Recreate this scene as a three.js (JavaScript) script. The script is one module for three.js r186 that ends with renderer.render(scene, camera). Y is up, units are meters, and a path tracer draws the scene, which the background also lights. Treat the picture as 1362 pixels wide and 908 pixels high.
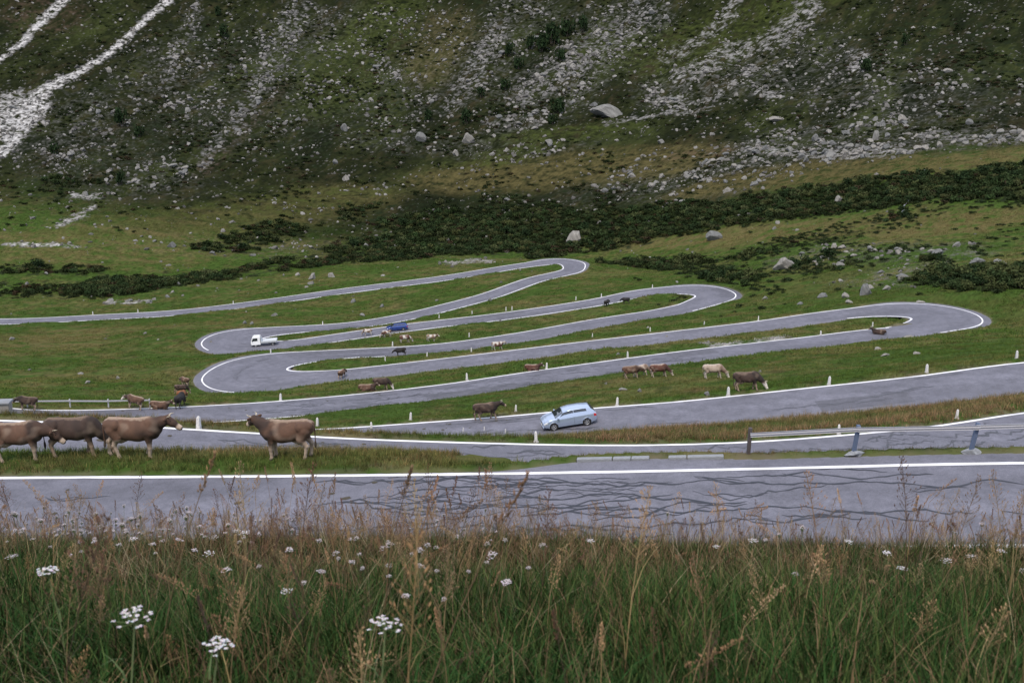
import * as THREE from 'three';
import { mergeGeometries, mergeVertices, toCreasedNormals } from 'three/addons/utils/BufferGeometryUtils.js';
import { MarchingCubes } from 'three/addons/objects/MarchingCubes.js';
import { RoundedBoxGeometry } from 'three/addons/geometries/RoundedBoxGeometry.js';

// ------------------------------------------------------------------ camera, sky, sun, exposure
const F = 1600, PW = 1362, PH = 908;                    // focal length and size of the photograph in pixels
const PITCH = Math.atan(PH / 2 / F), CAMY = 92;
const scene = new THREE.Scene();
const camera = new THREE.PerspectiveCamera(2 * Math.atan(PH / 2 / F) * 180 / Math.PI, PW / PH, 0.1, 6000);
camera.position.set(0, CAMY, 0);
camera.rotation.x = -PITCH;
camera.focus = 75; camera.userData.fStop = 8;
const renderer = new THREE.WebGLRenderer({ antialias: true });
renderer.setSize(1024, 682);
renderer.toneMapping = THREE.LinearToneMapping;
renderer.toneMappingExposure = 2.35;
renderer.shadowMap.enabled = true; renderer.shadowMap.type = THREE.PCFSoftShadowMap;

function rng(seed) { let s = seed >>> 0; return () => { s = (s + 0x6D2B79F5) | 0; let t = Math.imul(s ^ (s >>> 15), 1 | s); t = (t + Math.imul(t ^ (t >>> 7), 61 | t)) ^ t; return ((t ^ (t >>> 14)) >>> 0) / 4294967296; }; }
const PERM = new Uint8Array(512), GX = new Float32Array(256), GY = new Float32Array(256);
{ const r = rng(7), p = [...Array(256).keys()]; for (let i = 255; i > 0; i--) { const j = Math.floor(r() * (i + 1)); [p[i], p[j]] = [p[j], p[i]]; }
  for (let i = 0; i < 512; i++) PERM[i] = p[i & 255];
  for (let i = 0; i < 256; i++) { const a = r() * 6.2831853; GX[i] = Math.cos(a); GY[i] = Math.sin(a); } }
function noise(x, y) {                                   // gradient noise, about -1..1
  const X = Math.floor(x), Y = Math.floor(y), fx = x - X, fy = y - Y, a = X & 255, b = Y & 255;
  const u = fx * fx * fx * (fx * (fx * 6 - 15) + 10), v = fy * fy * fy * (fy * (fy * 6 - 15) + 10);
  const g = (i, j, dx, dy) => { const h = PERM[PERM[(a + i) & 255] + ((b + j) & 255)]; return GX[h] * dx + GY[h] * dy; };
  const n0 = g(0, 0, fx, fy), n1 = g(1, 0, fx - 1, fy), n2 = g(0, 1, fx, fy - 1), n3 = g(1, 1, fx - 1, fy - 1);
  const p = n0 + u * (n1 - n0), q = n2 + u * (n3 - n2);
  return (p + v * (q - p)) * 1.5;
}
function fbm(x, y, o = 4) { let s = 0, a = 0.5, f = 1; for (let i = 0; i < o; i++) { s += a * noise(x * f + i * 17.3, y * f - i * 9.1); a *= 0.5; f *= 2.03; } return s; }
const clamp = (x, a = 0, b = 1) => x < a ? a : x > b ? b : x;
const sstep = (a, b, x) => { const t = clamp((x - a) / (b - a)); return t * t * (3 - 2 * t); };
const lerp = (a, b, t) => a + (b - a) * t;

{ // sky: even, thin high cloud over pale blue; no sun disc
  const W = 512, H = 256, d = new Float32Array(W * H * 4);
  for (let j = 0; j < H; j++) for (let i = 0; i < W; i++) {
    const el = (j + 0.5) / H * Math.PI - Math.PI / 2, az = i / W * 2 * Math.PI, k = (j * W + i) * 4;
    const e = Math.max(0, Math.sin(el)), ce = Math.cos(el);
    const c = clamp(0.62 + 0.5 * (fbm(Math.cos(az) * ce * 3 / (0.35 + e) + 5, Math.sin(az) * ce * 3 / (0.35 + e) + 9, 5)));
    const cl = [0.90, 0.93, 1.0], bl = [0.46, 0.62, 1.0];
    for (let n = 0; n < 3; n++) d[k + n] = lerp(bl[n] * (0.95 - 0.25 * e), cl[n], c * 0.8) * 0.62;
    d[k + 3] = 1;
  }
  const t = new THREE.DataTexture(d, W, H, THREE.RGBAFormat, THREE.FloatType);
  t.mapping = THREE.EquirectangularReflectionMapping; t.magFilter = t.minFilter = THREE.LinearFilter; t.needsUpdate = true;
  scene.background = t; scene.environment = t;
}
const sun = new THREE.DirectionalLight(0xfff2e2, 1.5);   // sun behind thin cloud: soft
sun.position.set(-60, CAMY + 260, 40); sun.target.position.set(0, 30, -160);
sun.castShadow = true; sun.shadow.radius = 24;
Object.assign(sun.shadow.camera, { left: -320, right: 320, top: 420, bottom: -420, near: 1, far: 1200 });
sun.shadow.mapSize.set(2048, 2048);
scene.add(sun, sun.target);

// ------------------------------------------------------------------ helpers: names and tags
const taken = new Map();
function numbered(n) { const k = taken.get(n) || 0; taken.set(n, k + 1); return k ? n + '_' + String(k).padStart(3, '0') : n; }
function tag(o, label, category, group, kind) {
  if (label) o.userData.label = label;
  if (category) o.userData.category = category;
  if (group) o.userData.group = group;
  if (kind) o.userData.kind = kind;
  return o;
}
function mesh(name, geo, mat, parent) { const m = new THREE.Mesh(geo, mat); m.name = parent === scene ? numbered(name) : name; m.castShadow = m.receiveShadow = true; parent.add(m); return m; }
function group(name) { const g = new THREE.Group(); g.name = numbered(name); scene.add(g); return g; }
const std = (r, g, b, rough = 0.9, extra = {}) => new THREE.MeshStandardMaterial({ color: new THREE.Color().setRGB(r, g, b), roughness: rough, metalness: 0, ...extra });

// ------------------------------------------------------------------ pixels of the photograph -> directions
const cP = Math.cos(PITCH), sP = Math.sin(PITCH);
function ray(px, py) { const x = (px - PW / 2) / F, y = (PH / 2 - py) / F; return [x, y * cP - sP, cP + y * sP]; }  // x right, y up, depth
function onDrop(px, py, D) { const r = ray(px, py), t = D / -r[1]; return [r[0] * t, r[2] * t, D]; }
function atDepth(px, py, d) { const r = ray(px, py), t = d / r[2]; return [r[0] * t, d, -r[1] * t]; }
function project(x, y, d) { const dy = y - CAMY, yy = dy * cP + d * sP, zz = d * cP - dy * sP; return [PW / 2 + F * x / zz, PH / 2 - F * yy / zz, zz]; }

// ------------------------------------------------------------------ the road: edge lines of the photograph laid on falling levels
const pieces = [
  ['W', [70, 22, 9.5], [50, 24.5, 10.6], [31, 27.3, 12.0]],
  ['R', [1362, 613, 13.2], [1130, 621], [908, 627], [620, 632], [340, 635], [0, 638, 16]],
  ['W', [-32, 37.6, 16.8], [-42, 39.5, 17.2], [-46, 43.5, 17.5], [-42, 47.3, 17.8], [-33, 48, 18]],
  ['L', [0, 551, 18.3], [155, 563], [300, 574], [454, 584], [621, 590], [721, 593], [850, 594], [991, 590], [1125, 580], [1241, 569], [1362, 550, 24]],
  ['W', [42, 70, 24.6], [52, 74, 25], [55, 79, 25.3], [50, 83.5, 25.6]],
  ['R', [1362, 478, 26], [1241, 497], [1075, 516], [908, 534], [787, 543], [721, 550], [554, 563], [454, 570, 32]],
  ['W', [-25, 87.5, 33.2], [-40, 91, 34.6], [-54, 96, 36], [-60, 102.5, 37], [-56, 108, 38.2]],
  ['L', [50, 545, 39], [176, 544], [233, 542], [333, 536.7], [454, 526.7], [587, 512], [687, 497], [787, 483], [908, 467], [1075, 448], [1141, 439.5], [1195, 433.5, 48.8]],
  ['R', [1303, 430, 49.8], [1301, 423, 50.0], [1281, 413, 50.3], [1241, 406, 50.7], [1191, 405, 51.1], [1108, 413], [1008, 427], [908, 439], [787, 453], [687, 465], [587, 477], [454, 492], [417, 496, 57.3]],
  ['L', [293, 517, 58], [274, 505, 58.4], [278, 497, 58.6], [300, 483, 58.9], [333, 475, 59.2], [367, 470, 59.4], [454, 465], [537, 461], [587, 457], [687, 443], [787, 425], [880, 410, 62.8]],
  ['R', [976, 395, 63.6], [973, 390, 63.8], [958, 383, 64], [935, 380, 64.2], [908, 381, 64.4], [854, 385], [787, 398], [667, 416], [547, 430], [454, 443], [390, 452, 68.4]],
  ['L', [293, 468, 69.2], [277, 463, 69.4], [272, 456, 69.6], [277, 450, 69.8], [293, 443, 70], [333, 437, 70.3], [454, 430], [537, 417], [587, 405], [637, 392], [700, 370], [735, 361.5, 74]],
  ['R', [774, 361, 74.6], [777, 355, 74.8], [771, 348, 75], [754, 345, 75.2], [737, 345, 75.4], [687, 351], [587, 367], [454, 384], [333, 401], [240, 412], [140, 418], [0, 424, 81]],
  ['W', [-165, 314, 82], [-200, 309, 83.5], [-240, 306, 85]],
];
const HALF = 3.15, LINE_IN = 0.3;
let path = [];                                           // centre line: x, depth, y, leg
{
  const pts = [];
  pieces.forEach((p, leg) => {
    const [kind, ...q] = p; let w;
    if (kind === 'W') w = q.map(v => v.slice());
    else {
      const x0 = q[0][0], x1 = q[q.length - 1][0]; let last = 0;
      q.forEach((v, i) => { if (v.length < 3) { let j = i; while (q[j].length < 3 || j === i) j++; const k = last; v.push(lerp(q[k][2], q[j][2], (v[0] - q[k][0]) / (q[j][0] - q[k][0]))); } last = i; });
      const l = q.map(v => onDrop(...v)), s = kind === 'R' ? -1 : 1;
      w = l.map((v, i) => { const a = l[Math.max(0, i - 1)], b = l[Math.min(l.length - 1, i + 1)], tx = b[0] - a[0], td = b[1] - a[1], n = Math.hypot(tx, td);
        const o = (HALF - LINE_IN) * s; return [v[0] + td / n * o, v[1] - tx / n * o, v[2]]; });
    }
    for (const v of w) pts.push(new THREE.Vector3(v[0], -v[2], v[1]));
  });
  const c = new THREE.CatmullRomCurve3(pts, false, 'centripetal'); c.arcLengthDivisions = 4000;
  const L = c.getLength(), n = Math.round(L / 0.6);
  let a = c.getSpacedPoints(n).map(v => [v.x, v.z, v.y]);
  for (let k = 0; k < 26; k++) { const b = a.map(v => v.slice()); for (let i = 1; i < a.length - 1; i++) for (let m = 0; m < 3; m++) b[i][m] = a[i][m] * 0.5 + (a[i - 1][m] + a[i + 1][m]) * 0.25; a = b; }
  for (let k = 0; k < 400; k++) { const b = a.map(v => v[2]); for (let i = 1; i < a.length - 1; i++) a[i][2] = b[i] * 0.5 + (b[i - 1] + b[i + 1]) * 0.25; }
  path = a.map(v => [v[0], v[1], CAMY + v[2]]);
}
// legs: split where the road turns back on itself (lateral direction changes)
const pathN = path.length, legOf = new Int16Array(pathN), nrm = [], curv = new Float32Array(pathN), halfW = new Float32Array(pathN);
{
  let leg = 0, dir = 0;
  for (let i = 0; i < pathN; i++) {
    const a = path[Math.max(0, i - 3)], b = path[Math.min(pathN - 1, i + 3)], tx = b[0] - a[0], td = b[1] - a[1], n = Math.hypot(tx, td);
    nrm.push([-td / n, tx / n]);                         // towards the left hand of travel in (x, depth)
    const s = Math.sign(tx); if (dir && s && s !== dir) leg++; if (s) dir = s; legOf[i] = leg;
  }
  for (let i = 6; i < pathN - 6; i++) { const a = nrm[i - 5], b = nrm[i + 5]; curv[i] = Math.asin(clamp(a[0] * b[1] - a[1] * b[0], -1, 1)) / 6; }
  for (let i = 0; i < pathN; i++) { let s = 0, m = 0; for (let j = -12; j <= 12; j++) { const k = clamp(i + j, 0, pathN - 1); s += Math.abs(curv[k]); m++; } halfW[i] = HALF + clamp((s / m - 0.03) * 12, 0, 0.9); }
}
const LEGS = legOf[pathN - 1] + 1;
const exL = new Float32Array(pathN), exR = new Float32Array(pathN);   // asphalt beyond the edge lines: lay-by and outer sides of hairpins
for (let i = 0; i < pathN; i++) {
  const q = project(path[i][0], path[i][2], path[i][1])[0], cl = curv[i]; let s = 0; for (let j = -10; j <= 10; j++) s += curv[clamp(i + j, 0, pathN - 1)] / 21;
  const o = clamp((Math.abs(s) - 0.03) * 22, 0, 1.1); if (s > 0) exR[i] = o; else exL[i] = o;
  if (legOf[i] === 0 && path[i][1] < 45) exR[i] = Math.max(exR[i], sstep(640, 760, q) * sstep(1010, 960, q) * 0.95, sstep(960, 1020, q) * 0.7);
}
for (let k = 0; k < 4; k++) for (const e of [exL, exR]) { const b = e.slice(); for (let i = 1; i < pathN - 1; i++) e[i] = b[i] * 0.5 + (b[i - 1] + b[i + 1]) * 0.25; }
// asphalt aprons that fill the inner tip of the hairpins; tip = px of the grass tip in the photograph
const aprons = [];
for (const [g, tip] of [[3, 1211], [4, 380], [5, 924], [6, 348]]) {
  let ap = 0; for (let i = 1; i < pathN; i++) if (legOf[i - 1] === g && legOf[i] === g + 1) ap = i;
  let cs = 0; for (let j = -12; j <= 12; j++) cs += curv[ap + j]; const inner = cs > 0 ? 1 : -1;
  const edge = i => { const o = inner * (halfW[i] - 0.3); return [path[i][0] + nrm[i][0] * o, path[i][1] + nrm[i][1] * o, path[i][2]]; };
  const mid = k => { const a = edge(ap - k), b = edge(ap + k); return project((a[0] + b[0]) / 2, (a[2] + b[2]) / 2, (a[1] + b[1]) / 2)[0]; };
  let K = 3; while (K < 60 && (inner * 0 + (mid(K) - tip) * (mid(3) - tip) > 0)) K++;
  const gap = Math.hypot(edge(ap - K)[0] - edge(ap + K)[0], edge(ap - K)[1] - edge(ap + K)[1]), R = Math.max(3, gap * 0.75 / 0.6);
  const at = (k, t) => { const f = Math.min(k, 90), i = Math.floor(f), u = f - i, L = (a, b) => a.map((v, n) => lerp(v, b[n], u)); const a = L(edge(ap - i), edge(ap - i - 1)), b = L(edge(ap + i), edge(ap + i + 1)); return a.map((v, n) => lerp(v, b[n], t)); };
  const kEnd = t => K + R * (1 - Math.sin(Math.PI * t) ** 0.7);
  const poly = []; for (let k = 0; k <= kEnd(0) + 1.6; k += 1) poly.push(at(k, 0)); for (let n = 1; n < 20; n++) poly.push(at(kEnd(n / 20) + 1.6, n / 20)); for (let k = Math.floor(kEnd(1) + 1.6); k >= 0; k--) poly.push(at(k, 1));
  const xs = poly.map(v => v[0]), ds = poly.map(v => v[1]);
  aprons.push({ ap, g, inner, K, R, at, kEnd, poly, box: [Math.min(...xs), Math.max(...xs), Math.min(...ds), Math.max(...ds)] });
}
function inApron(x, d) { for (const a of aprons) { if (x < a.box[0] || x > a.box[1] || d < a.box[2] || d > a.box[3]) continue; let c = false; const p = a.poly; for (let i = 0, j = p.length - 1; i < p.length; j = i++) if ((p[i][1] > d) !== (p[j][1] > d) && x < (p[j][0] - p[i][0]) * (d - p[i][1]) / (p[j][1] - p[i][1]) + p[i][0]) c = !c; if (c) return a; } return null; }
const CELL = 8, roadHash = new Map();
for (let i = 0; i < pathN; i++) { const k = Math.floor(path[i][0] / CELL) * 4096 + Math.floor(path[i][1] / CELL); if (!roadHash.has(k)) roadHash.set(k, []); roadHash.get(k).push(i); }
const legD = new Float32Array(LEGS), legI = new Int32Array(LEGS);
function nearRoads(x, d) {                               // nearest sample of every leg within reach -> legD, legI; returns the nearest leg or -1
  legD.fill(1e9); const cx = Math.floor(x / CELL), cd = Math.floor(d / CELL); let best = -1;
  for (let a = -1; a <= 1; a++) for (let b = -1; b <= 1; b++) { const l = roadHash.get((cx + a) * 4096 + cd + b); if (!l) continue;
    for (const i of l) { const p = path[i], q = Math.hypot(p[0] - x, p[1] - d), g = legOf[i]; if (q < legD[g]) { legD[g] = q; legI[g] = i; } } }
  for (let g = 0; g < LEGS; g++) if (legD[g] < 1e8 && (best < 0 || legD[g] - halfW[legI[g]] < legD[best] - halfW[legI[best]])) best = g;
  return best;
}
function sideOf(i, x, d) { return (x - path[i][0]) * nrm[i][0] + (d - path[i][1]) * nrm[i][1]; }

// ------------------------------------------------------------------ terrain: a thin plate through the road levels and control points
const ctrl = [];
for (let i = 0; i < pathN; i += 14) ctrl.push([path[i][0], path[i][1], path[i][2]]);
for (const x of [-30, -12, 0, 12, 30]) for (const [d, D] of [[-30, -11], [-12, -3.6], [0, 1.15], [2.5, 1.78], [5, 2.88], [10, 4.9], [14, 6.88], [18, 9.1], [23.5, 12]]) {
  if (x === 30 && d > 16) continue;
  const k = x > 5 ? 0.09 : 0; ctrl.push([x, d, CAMY - D - k * d * 0.2]);
}
for (const [x, d, D] of [[-32, 44.5, 16.6], [-24, 44.5, 16.65], [-16, 44.5, 16.7], [-8, 45, 16.95], [-2, 46, 17.6], [20, 41, 17.1], [20, 50, 20.9], [32, 42, 17.2], [32, 54, 22], [5, 44, 18.0], [11, 44, 18.1], [-32, 62, 23.6], [-38, 75, 28.6], [-40, 84, 32.2], [-24, 62, 24.0], [-24, 75, 28.8], [-48, 66, 25]]) ctrl.push([x, d, CAMY - D]);
for (const v of [ // px, py, depth
  [60, 400, 340], [250, 385, 352], [450, 355, 385], [640, 340, 405], [820, 345, 385],
  [880, 358, 345], [1000, 365, 290], [1150, 385, 228], [1340, 385, 205], [1340, 350, 240], [1180, 340, 275], [1020, 335, 325],
  [1340, 305, 290], [1180, 305, 320], [1000, 312, 365], [850, 318, 405], [700, 325, 425], [500, 345, 410], [300, 365, 388], [100, 385, 362], [-150, 400, 350],
  [1340, 245, 335], [1180, 265, 365], [1000, 278, 400], [800, 290, 440], [600, 310, 450], [400, 330, 435], [200, 345, 410], [0, 350, 395],
  [100, 300, 440], [350, 280, 480], [700, 250, 505], [1000, 225, 455], [1300, 200, 405],
  [0, 200, 520], [300, 200, 545], [650, 180, 570], [950, 165, 545], [1300, 150, 475],
  [0, 100, 600], [300, 100, 625], [650, 100, 635], [950, 90, 620], [1300, 75, 560],
  [0, 0, 670], [300, 0, 700], [650, 0, 710], [950, 0, 690], [1300, 0, 635],
  [0, -120, 740], [400, -120, 780], [800, -120, 785], [1300, -120, 720],
  [0, -420, 880], [700, -420, 930], [1362, -420, 900], [-300, 150, 560], [-300, -100, 720], [1650, 150, 440], [1650, -100, 660], [1650, 300, 260], [1600, 380, 190], [-250, 330, 420], [1900, -420, 880], [-600, -420, 880],
]) { const p = atDepth(...v); ctrl.push([p[0], p[1], CAMY - p[2]]); }
const heightBase = (() => {
  const S = 100, n = ctrl.length, N = n + 3, U = r2 => r2 > 1e-12 ? r2 * Math.log(r2) : 0;
  const A = []; for (let i = 0; i < N; i++) A.push(new Float64Array(N + 1));
  for (let i = 0; i < n; i++) {
    for (let j = 0; j < n; j++) { const dx = (ctrl[i][0] - ctrl[j][0]) / S, dd = (ctrl[i][1] - ctrl[j][1]) / S; A[i][j] = U(dx * dx + dd * dd); }
    A[i][i] += 0.002; A[i][n] = 1; A[i][n + 1] = ctrl[i][0] / S; A[i][n + 2] = ctrl[i][1] / S; A[i][N] = ctrl[i][2];
    A[n][i] = 1; A[n + 1][i] = ctrl[i][0] / S; A[n + 2][i] = ctrl[i][1] / S;
  }
  for (let c = 0; c < N; c++) {
    let p = c; for (let r = c + 1; r < N; r++) if (Math.abs(A[r][c]) > Math.abs(A[p][c])) p = r;
    [A[c], A[p]] = [A[p], A[c]];
    const rc = A[c], iv = 1 / rc[c];
    for (let r = c + 1; r < N; r++) { const rr = A[r], f = rr[c] * iv; if (f) for (let k = c; k <= N; k++) rr[k] -= f * rc[k]; }
  }
  const w = new Float64Array(N); for (let r = N - 1; r >= 0; r--) { let s = A[r][N]; for (let k = r + 1; k < N; k++) s -= A[r][k] * w[k]; w[r] = s / A[r][r]; }
  const ev = (x, d) => { let s = w[n] + w[n + 1] * x / S + w[n + 2] * d / S; for (let i = 0; i < n; i++) { const a = (x - ctrl[i][0]) / S, b = (d - ctrl[i][1]) / S, r2 = a * a + b * b; if (r2 > 1e-12) s += w[i] * r2 * Math.log(r2); } return s; };
  const mk = (x0, x1, d0, d1, st) => { const nx = Math.ceil((x1 - x0) / st) + 1, nd = Math.ceil((d1 - d0) / st) + 1, g = new Float32Array(nx * nd);
    for (let j = 0; j < nd; j++) for (let i = 0; i < nx; i++) g[j * nx + i] = ev(x0 + i * st, d0 + j * st); return { x0, x1, d0, d1, st, nx, nd, g }; };
  const fine = mk(-130, 130, -32, 130, 1.25), coarse = mk(-520, 520, -40, 1040, 5);
  const cub = (a, b, c, e, t) => b + 0.5 * t * (c - a + t * (2 * a - 5 * b + 4 * c - e + t * (3 * (b - c) + e - a)));
  const look = (G, x, d) => { const fx = clamp((x - G.x0) / G.st, 1, G.nx - 2.001), fd = clamp((d - G.d0) / G.st, 1, G.nd - 2.001), i = Math.floor(fx), j = Math.floor(fd), u = fx - i, v = fd - j, g = G.g;
    const row = k => { const o = (j + k) * G.nx + i; return cub(g[o - 1], g[o], g[o + 1], g[Math.min(o + 2, g.length - 1)], u); };
    return cub(row(-1), row(0), row(1), row(2), v); };
  return (x, d) => { const wf = sstep(130, 116, Math.abs(x)) * sstep(130, 120, d) * sstep(-32, -26, d); return wf > 0.999 ? look(fine, x, d) : wf < 0.001 ? look(coarse, x, d) : lerp(look(coarse, x, d), look(fine, x, d), wf); };
})();
let lastEdge = 1e9, lastLeg = -1;                        // distance to the asphalt edge at the last height query
function height(x, d) {
  const b = nearRoads(x, d);
  const far = sstep(380, 560, d);
  const rough = 0.26 * fbm(x * 0.33 + 9, d * 0.28, 3) * sstep(70, 160, d) + 0.10 * fbm(x * 0.9, d * 0.9, 3) * sstep(6, 30, d) + 0.5 * fbm(x * 0.11 + 3, d * 0.11, 3) * sstep(20, 90, d) + far * (3.4 * fbm(x * 0.022 + d * 0.011, d * 0.016, 4) + 2.6 * (0.5 - Math.abs(fbm((x * 0.85 - d * 0.5) * 0.035, (x * 0.5 + d * 0.85) * 0.009 + 40, 3))) + 0.9 * fbm(x * 0.15, d * 0.15, 3));
  let h = heightBase(x, d) + rough;
  lastEdge = 1e9; lastLeg = b;
  if (b < 0) return h;
  const wb = d > 40 && d < 50 && x < 0 ? 0.2 : 0.07; let ws = wb, hs = wb * h;
  for (let g = 0; g < LEGS; g++) {
    if (legD[g] > 1e8) continue;
    const i = legI[g], e = legD[g] - halfW[i] - (sideOf(i, x, d) > 0 ? exL[i] : exR[i]);
    if (e < lastEdge) lastEdge = e;
    const R = 7.5; if (e >= R) continue;
    const ee = Math.max(e - 0.25, 0.04);
    const w = (1 - clamp(e / R)) ** 2 / (ee * ee) * (g === 0 && x > -3 && sideOf(i, x, d) < 0 ? 0.22 : 1);
    let y = path[i][2];
    if (e > 0 && sideOf(i, x, d) * (nrm[i][1] > 0 ? 1 : -1) < 0) y += (g === 1 ? 1.1 * sstep(3, -3, x) : 1) * sstep(0.3, 1.3, e) * (0.22 + 0.55 * clamp(0.3 + fbm(x * 0.07 + 11, d * 0.07, 2) * 1.6)) * sstep(6, 2, e);   // grass bank on the uphill side
    ws += w; hs += w * y;
  }
  h = hs / ws;
  if (lastEdge < 0.35) { const y = path[legI[b]][2]; h = lerp(y - 0.16, h, sstep(-0.55, 0.3, lastEdge)); }
  const apr = d > 170 ? inApron(x, d) : null;
  if (apr && lastEdge > -0.75) { const a = apr.g, b2 = apr.g + 1; if (legD[a] < 1e8 && legD[b2] < 1e8) h = lerp(path[legI[a]][2], path[legI[b2]][2], legD[a] / (legD[a] + legD[b2])) - 0.32; lastEdge = -0.5; return h; }
  return h + (0.05 * fbm(x * 1.3, d * 1.3, 2) + 0.16 * fbm(x * 0.4 + 2, d * 0.4, 2) * sstep(60, 120, d)) * sstep(0, 1.2, lastEdge);
}
function hit(px, py) {                                   // first ground point seen through a pixel
  const r = ray(px, py); let t = 1.5, pt = t;
  while (t < 1200) { const y = CAMY + r[1] * t; if (y < height(r[0] * t, r[2] * t)) break; pt = t; t += Math.max(0.08, t * 0.004); }
  for (let k = 0; k < 14; k++) { const m = (pt + t) / 2; if (CAMY + r[1] * m < height(r[0] * m, r[2] * m)) t = m; else pt = m; }
  return [r[0] * t, CAMY + r[1] * t, r[2] * t];          // x, y, depth
}

// ------------------------------------------------------------------ fields of ground cover on the far side, stamped from features of the photograph
const FX0 = -440, FD0 = 150, FS = 1.5, FNX = 590, FND = 460;
const fields = {}; for (const k of ['scree', 'stone', 'shrub', 'tan', 'green', 'soil']) fields[k] = new Float32Array(FNX * FND);
function stamp(name, amp, pts) {                         // pts: px, py, radius across in px (, radius down in px)
  const f = fields[name], w = [];
  pts.forEach((p, i) => {
    const q = pts[Math.min(i + 1, pts.length - 1)], n = Math.max(1, Math.round(Math.hypot(q[0] - p[0], q[1] - p[1]) / (0.6 * Math.min(p[2], q[2]))));
    for (let k = 0; k < n; k++) { const t = k / n; w.push([lerp(p[0], q[0], t), lerp(p[1], q[1], t), lerp(p[2], q[2], t), lerp(p[3] || p[2], q[3] || q[2], t)]); }
  });
  for (const [px, py, rx, ry] of w) {
    const c = hit(px, py), a = hit(px, py - ry), b = hit(px, py + ry), X = rx * Math.hypot(c[2], CAMY - c[1]) / F, D = Math.min(Math.abs(a[2] - b[2]) / 2, X * 5) || X;
    const i0 = Math.floor((c[0] - X * 1.3 - FX0) / FS), i1 = Math.ceil((c[0] + X * 1.3 - FX0) / FS), j0 = Math.floor((c[2] - D * 1.3 - FD0) / FS), j1 = Math.ceil((c[2] + D * 1.3 - FD0) / FS);
    for (let j = Math.max(0, j0); j <= Math.min(FND - 1, j1); j++) for (let i = Math.max(0, i0); i <= Math.min(FNX - 1, i1); i++) {
      const r = Math.hypot((FX0 + i * FS - c[0]) / X, (FD0 + j * FS - c[2]) / D), v = amp * sstep(1.25, 0.45, r); if (v > f[j * FNX + i]) f[j * FNX + i] = v; }
  }
}
function field(name, x, d) {
  const u = (x - FX0) / FS, v = (d - FD0) / FS; if (u < 0 || v < 0 || u >= FNX - 1 || v >= FND - 1) return 0;
  const i = Math.floor(u), j = Math.floor(v), a = u - i, b = v - j, f = fields[name], o = j * FNX + i;
  return (f[o] * (1 - a) + f[o + 1] * a) * (1 - b) + (f[o + FNX] * (1 - a) + f[o + FNX + 1] * a) * b;
}
stamp('scree', 1, [[-30, 175, 30], [5, 165, 30], [28, 148, 26], [62, 118, 14], [100, 98, 8], [135, 78, 7], [165, 52, 7], [195, 25, 7], [232, -8, 8]]);
stamp('scree', 1, [[0, 205, 14], [28, 172, 16], [50, 145, 16]]); stamp('scree', 0.8, [[10, 140, 40, 26], [0, 185, 26, 22]]);
stamp('scree', 1, [[-20, 92, 6], [10, 72, 7], [35, 50, 8], [58, 24, 9], [92, -6, 11]]);
stamp('scree', 0.8, [[82, 297, 10, 6], [105, 288, 14, 7], [122, 274, 8, 5]]);
stamp('scree', 0.75, [[98, 260, 9, 6], [125, 262, 10, 5]]); stamp('scree', 0.8, [[177, 243, 10, 8]]);
stamp('scree', 0.62, [[1078, 8, 22], [1055, 35, 22], [1020, 58, 16], [970, 68, 16], [940, 86, 16], [900, 104, 14]]);
stamp('scree', 0.58, [[975, 20, 10], [930, 55, 10], [885, 76, 12]]); stamp('scree', 0.7, [[1030, 128, 18, 8], [1005, 118, 10, 6]]);
stamp('scree', 0.7, [[905, 130, 14, 6], [870, 135, 10, 5]]); stamp('scree', 0.6, [[940, 145, 16, 4], [905, 152, 10, 4]]);
stamp('scree', 0.6, [[1000, 92, 8], [950, 130, 5], [880, 152, 4], [800, 165, 4]]);
stamp('scree', 0.65, [[980, 0, 10, 10], [965, 20, 8, 8]]); stamp('scree', 0.7, [[1145, 75, 14, 14], [1135, 92, 8, 8]]);
stamp('scree', 0.5, [[665, 35, 14], [640, 80, 22], [620, 110, 20], [600, 140, 16]]); stamp('scree', 0.5, [[860, 20, 16], [800, 62, 20], [750, 95, 24], [700, 125, 22]]); stamp('scree', 0.42, [[400, 15, 26, 16], [372, 62, 20], [340, 120, 18], [315, 165, 18], [275, 210, 18]]); stamp('scree', 0.36, [[262, 12, 12], [240, 62, 14], [222, 112, 14]]);
stamp('scree', 0.7, [[1000, 196, 26, 4], [1060, 205, 14, 5], [1120, 205, 26, 10], [1175, 200, 30, 12]]); stamp('scree', 0.55, [[1230, 180, 30, 6], [1335, 185, 25, 12]]);
stamp('scree', 0.9, [[35, 325, 40, 4], [85, 326, 30, 3]]); stamp('scree', 0.8, [[605, 349, 22, 3], [645, 347, 16, 3]]); stamp('scree', 0.8, [[150, 402, 14, 3], [195, 401, 12, 3]]);
stamp('stone', 0.9, [[395, 15, 25], [375, 60, 25], [345, 120, 18], [320, 165, 16], [280, 205, 16], [245, 230, 16]]);
stamp('stone', 0.7, [[262, 10, 12], [240, 60, 16], [225, 110, 16]]); stamp('stone', 0.8, [[410, 22, 35, 20]]);
stamp('stone', 1, [[860, 20, 40], [800, 60, 40], [750, 100, 50], [700, 140, 45], [660, 165, 20]]); stamp('stone', 0.7, [[700, 20, 60, 25], [620, 90, 40, 60]]);
stamp('stone', 0.8, [[1000, 100, 60, 30], [900, 120, 60, 30]]); stamp('stone', 0.55, [[1100, 100, 90, 60], [1250, 120, 100, 50]]);
stamp('stone', 1, [[1000, 196, 40, 14], [1100, 200, 60, 20], [1200, 190, 70, 20], [1330, 180, 40, 22]]); stamp('stone', 0.7, [[980, 240, 160, 20]]);
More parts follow.
